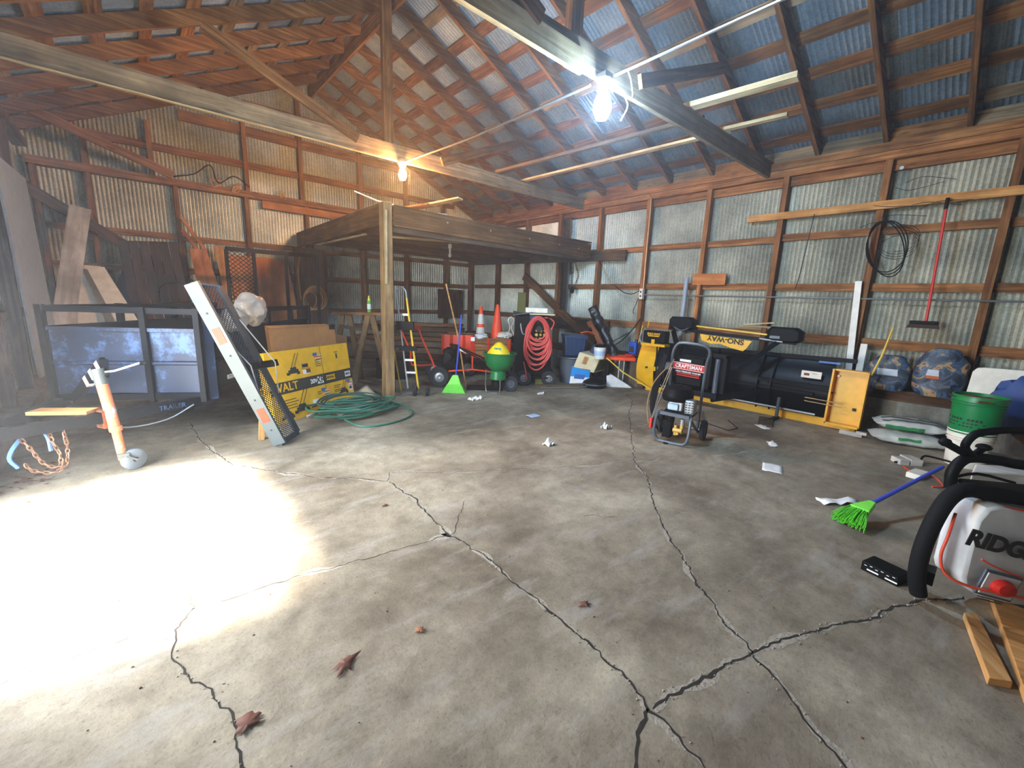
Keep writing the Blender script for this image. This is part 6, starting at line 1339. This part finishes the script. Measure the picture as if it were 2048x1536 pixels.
m = MB(); m.hexa([(3.66, -.03, 0), (4.10, -.46, 0), (4.30, -.47, 0), (3.86, -.035, 0), (3.66, -.03, .55), (4.10, -.46, .55), (4.30, -.47, .55), (3.86, -.035, .55)]); single('stained_box', m, 'painted_board', 'stained pale box behind the black grips at the right edge', 'box', bevel=.01)
m = MB(); m.tube([g(.30, .24, .60), g(.42, .24, .63), g(.60, .22, .60)], .008, 6, sm=3); gp('lever', m, 'black_paint')
# timbers at the right edge
m = MB(); m.hexa([(2.43, -.205, 0), (2.475, -.27, 0), (2.94, -.16, 0), (2.90, -.115, 0), (2.43, -.205, .035), (2.475, -.27, .035), (2.94, -.16, .035), (2.90, -.115, .035)], 1); single('wood_stick', m, 'lumber_fresh', 'fresh squared wood stick on the floor at the right edge', 'stick', bevel=.004)
m = MB(); m.hexa([(2.42, -.30, 0), (2.25, -.62, 0), (3.10, -.62, 0), (3.20, -.20, 0), (2.42, -.30, .04), (2.25, -.62, .04), (3.10, -.62, .04), (3.20, -.20, .04)], 0); m.hexa
single('wide_plank', m, 'lumber_fresh', 'wide muddy plank under the pale grey power tool', 'plank', bevel=.003)
# litter
def paper(label, c, s, sd, name='paper_scrap', mat='paper_white', hgt=.035, rz=0):
    m = MB(); R = Matrix.Rotation(rz, 3, 'Z')
    m.grid(lambda u, v: V(*c)+R @ V((u-.5)*s[0], (v-.5)*s[1], .004+hgt*abs(noise.noise(V(u*2.4+sd, v*2.4, sd)))), 7, 6); return single(name, m, mat, label, 'paper', 'paper scraps on the floor', solid=.0012)
paper('flat printed sheet of paper on the floor left of the floor broom', (4.31, 1.18, 0), (.24, .16), 1, hgt=.012, rz=.3)
paper('white scrap of paper before the plow', (5.09, 1.43, 0), (.17, .09), 2, rz=.5)
paper('white scrap under the plow edge', (5.75, 1.75, 0), (.2, .10), 3, rz=.9)
paper('white scrap touching the lime bristles of the floor broom', (3.95, .60, 0), (.3, .10), 4, hgt=.05, rz=-.7, mat='paper_white')
paper('small crumpled white paper in the middle of the floor', (3.06, 2.85, 0), (.12, .10), 5, hgt=.09)
paper('crumpled white paper ball left of the washer', (4.04, 2.87, 0), (.11, .09), 6, hgt=.10)
paper('crumpled white paper between post and spreader', (3.58, 4.86, 0), (.18, .12), 7, hgt=.09)
paper('folded white paper before the black machine wheels', (4.70, 4.62, 0), (.17, .10), 8, hgt=.06, rz=.6)
paper('blue tinted thin scrap far across the floor', (3.70, 3.75, 0), (.16, .12), 9, hgt=.01, mat='light_blue_box')
def leaf(label, c, s, sd, mat):
    m = MB(); n = 22; P = []
    for i in range(n):
        a = 2*PI*i/n; r = s*(.35+.75*abs(noise.noise(V(math.cos(a)*1.9, math.sin(a)*1.9, sd*2.3)))*2+.15*(i % 2)); P.append(V(c[0]+r*math.cos(a), c[1]+r*.8*math.sin(a), .006+.35*s*abs(noise.noise(V(a, sd, 0)))))
    o = len(m.v); m.v += P+[V(c[0], c[1], .008)]
    for i in range(n): m.face((i, (i+1) % n, n))
    return single('dry_leaf', m, mat, label, 'leaf', 'dry leaves on the floor', solid=.001)
leaf('large brown curled leaf left of the centre crack', (.482, 1.487), .045, 1, 'leaf_brown')
leaf('brown oak leaf lying on the crack nearest the camera', (.141, 1.452), .05, 2, 'leaf_brown')
leaf('small tan leaf on the floor between the two long cracks', (.80, 1.456), .028, 3, 'leaf_tan')
leaf('small dark leaf beside the far bend of the crack', (1.173, 2.625), .025, 4, 'leaf_brown')
leaf('red brown leaf bits in the middle foreground', (1.507, 1.106), .03, 5, 'leaf_brown')
m = MB()
for k in range(70):
    x = random.gauss(-.72, .10); y = random.gauss(4.55, .16); s = random.uniform(.012, .03); a = random.random()*6; z = random.uniform(.003, .03)
    o = len(m.v); m.v += [V(x+s*math.cos(a+q), y+s*.6*math.sin(a+q), z+s*.3*(q % 2)) for q in (0, 1.6, 3.1, 4.7)]; m.face((o, o+1, o+2, o+3))
single('leaf_litter', m, 'leaf_brown', 'drift of dry brown leaves at the doorway corner', 'leaves', kind='stuff')
m = MB()
for k in range(420):
    x = random.uniform(-.4, 5.8); y = random.uniform(-.2, 6); r = random.uniform(.0015, .0055)
    if y < (x-4.5)*.8: continue
    m.blob((x, y, r*.4), (r, r*random.uniform(.5, 1), r*.5), k, .3, 5, 3)
single('scattered_grit', m, 'leaf_brown', 'scattered dark grit and crumbs over the concrete', 'grit', kind='stuff')
# ================================================================ haze added for the bulb glow and left-hand veil, reaching just past the walls
m = MB(); m.box((-1.5, YF-.5, -.2), (7.9, YG+.5, 6.1))
mv = bpy.data.materials.new('haze'); mv.use_nodes = True; nt = mv.node_tree; nt.nodes.clear()
o_ = nt.nodes.new('ShaderNodeOutputMaterial'); vs2 = nt.nodes.new('ShaderNodeVolumeScatter'); vs2.inputs['Density'].default_value = .009; vs2.inputs['Anisotropy'].default_value = .5
vs2.inputs['Color'].default_value = (1, .98, .96, 1); nt.links.new(vs2.outputs[0], o_.inputs['Volume']); MATS['haze'] = mv
h = single('added_glow_haze', m, 'haze', 'thin haze added to the shed air for the bulb glow', 'haze', kind='stuff')
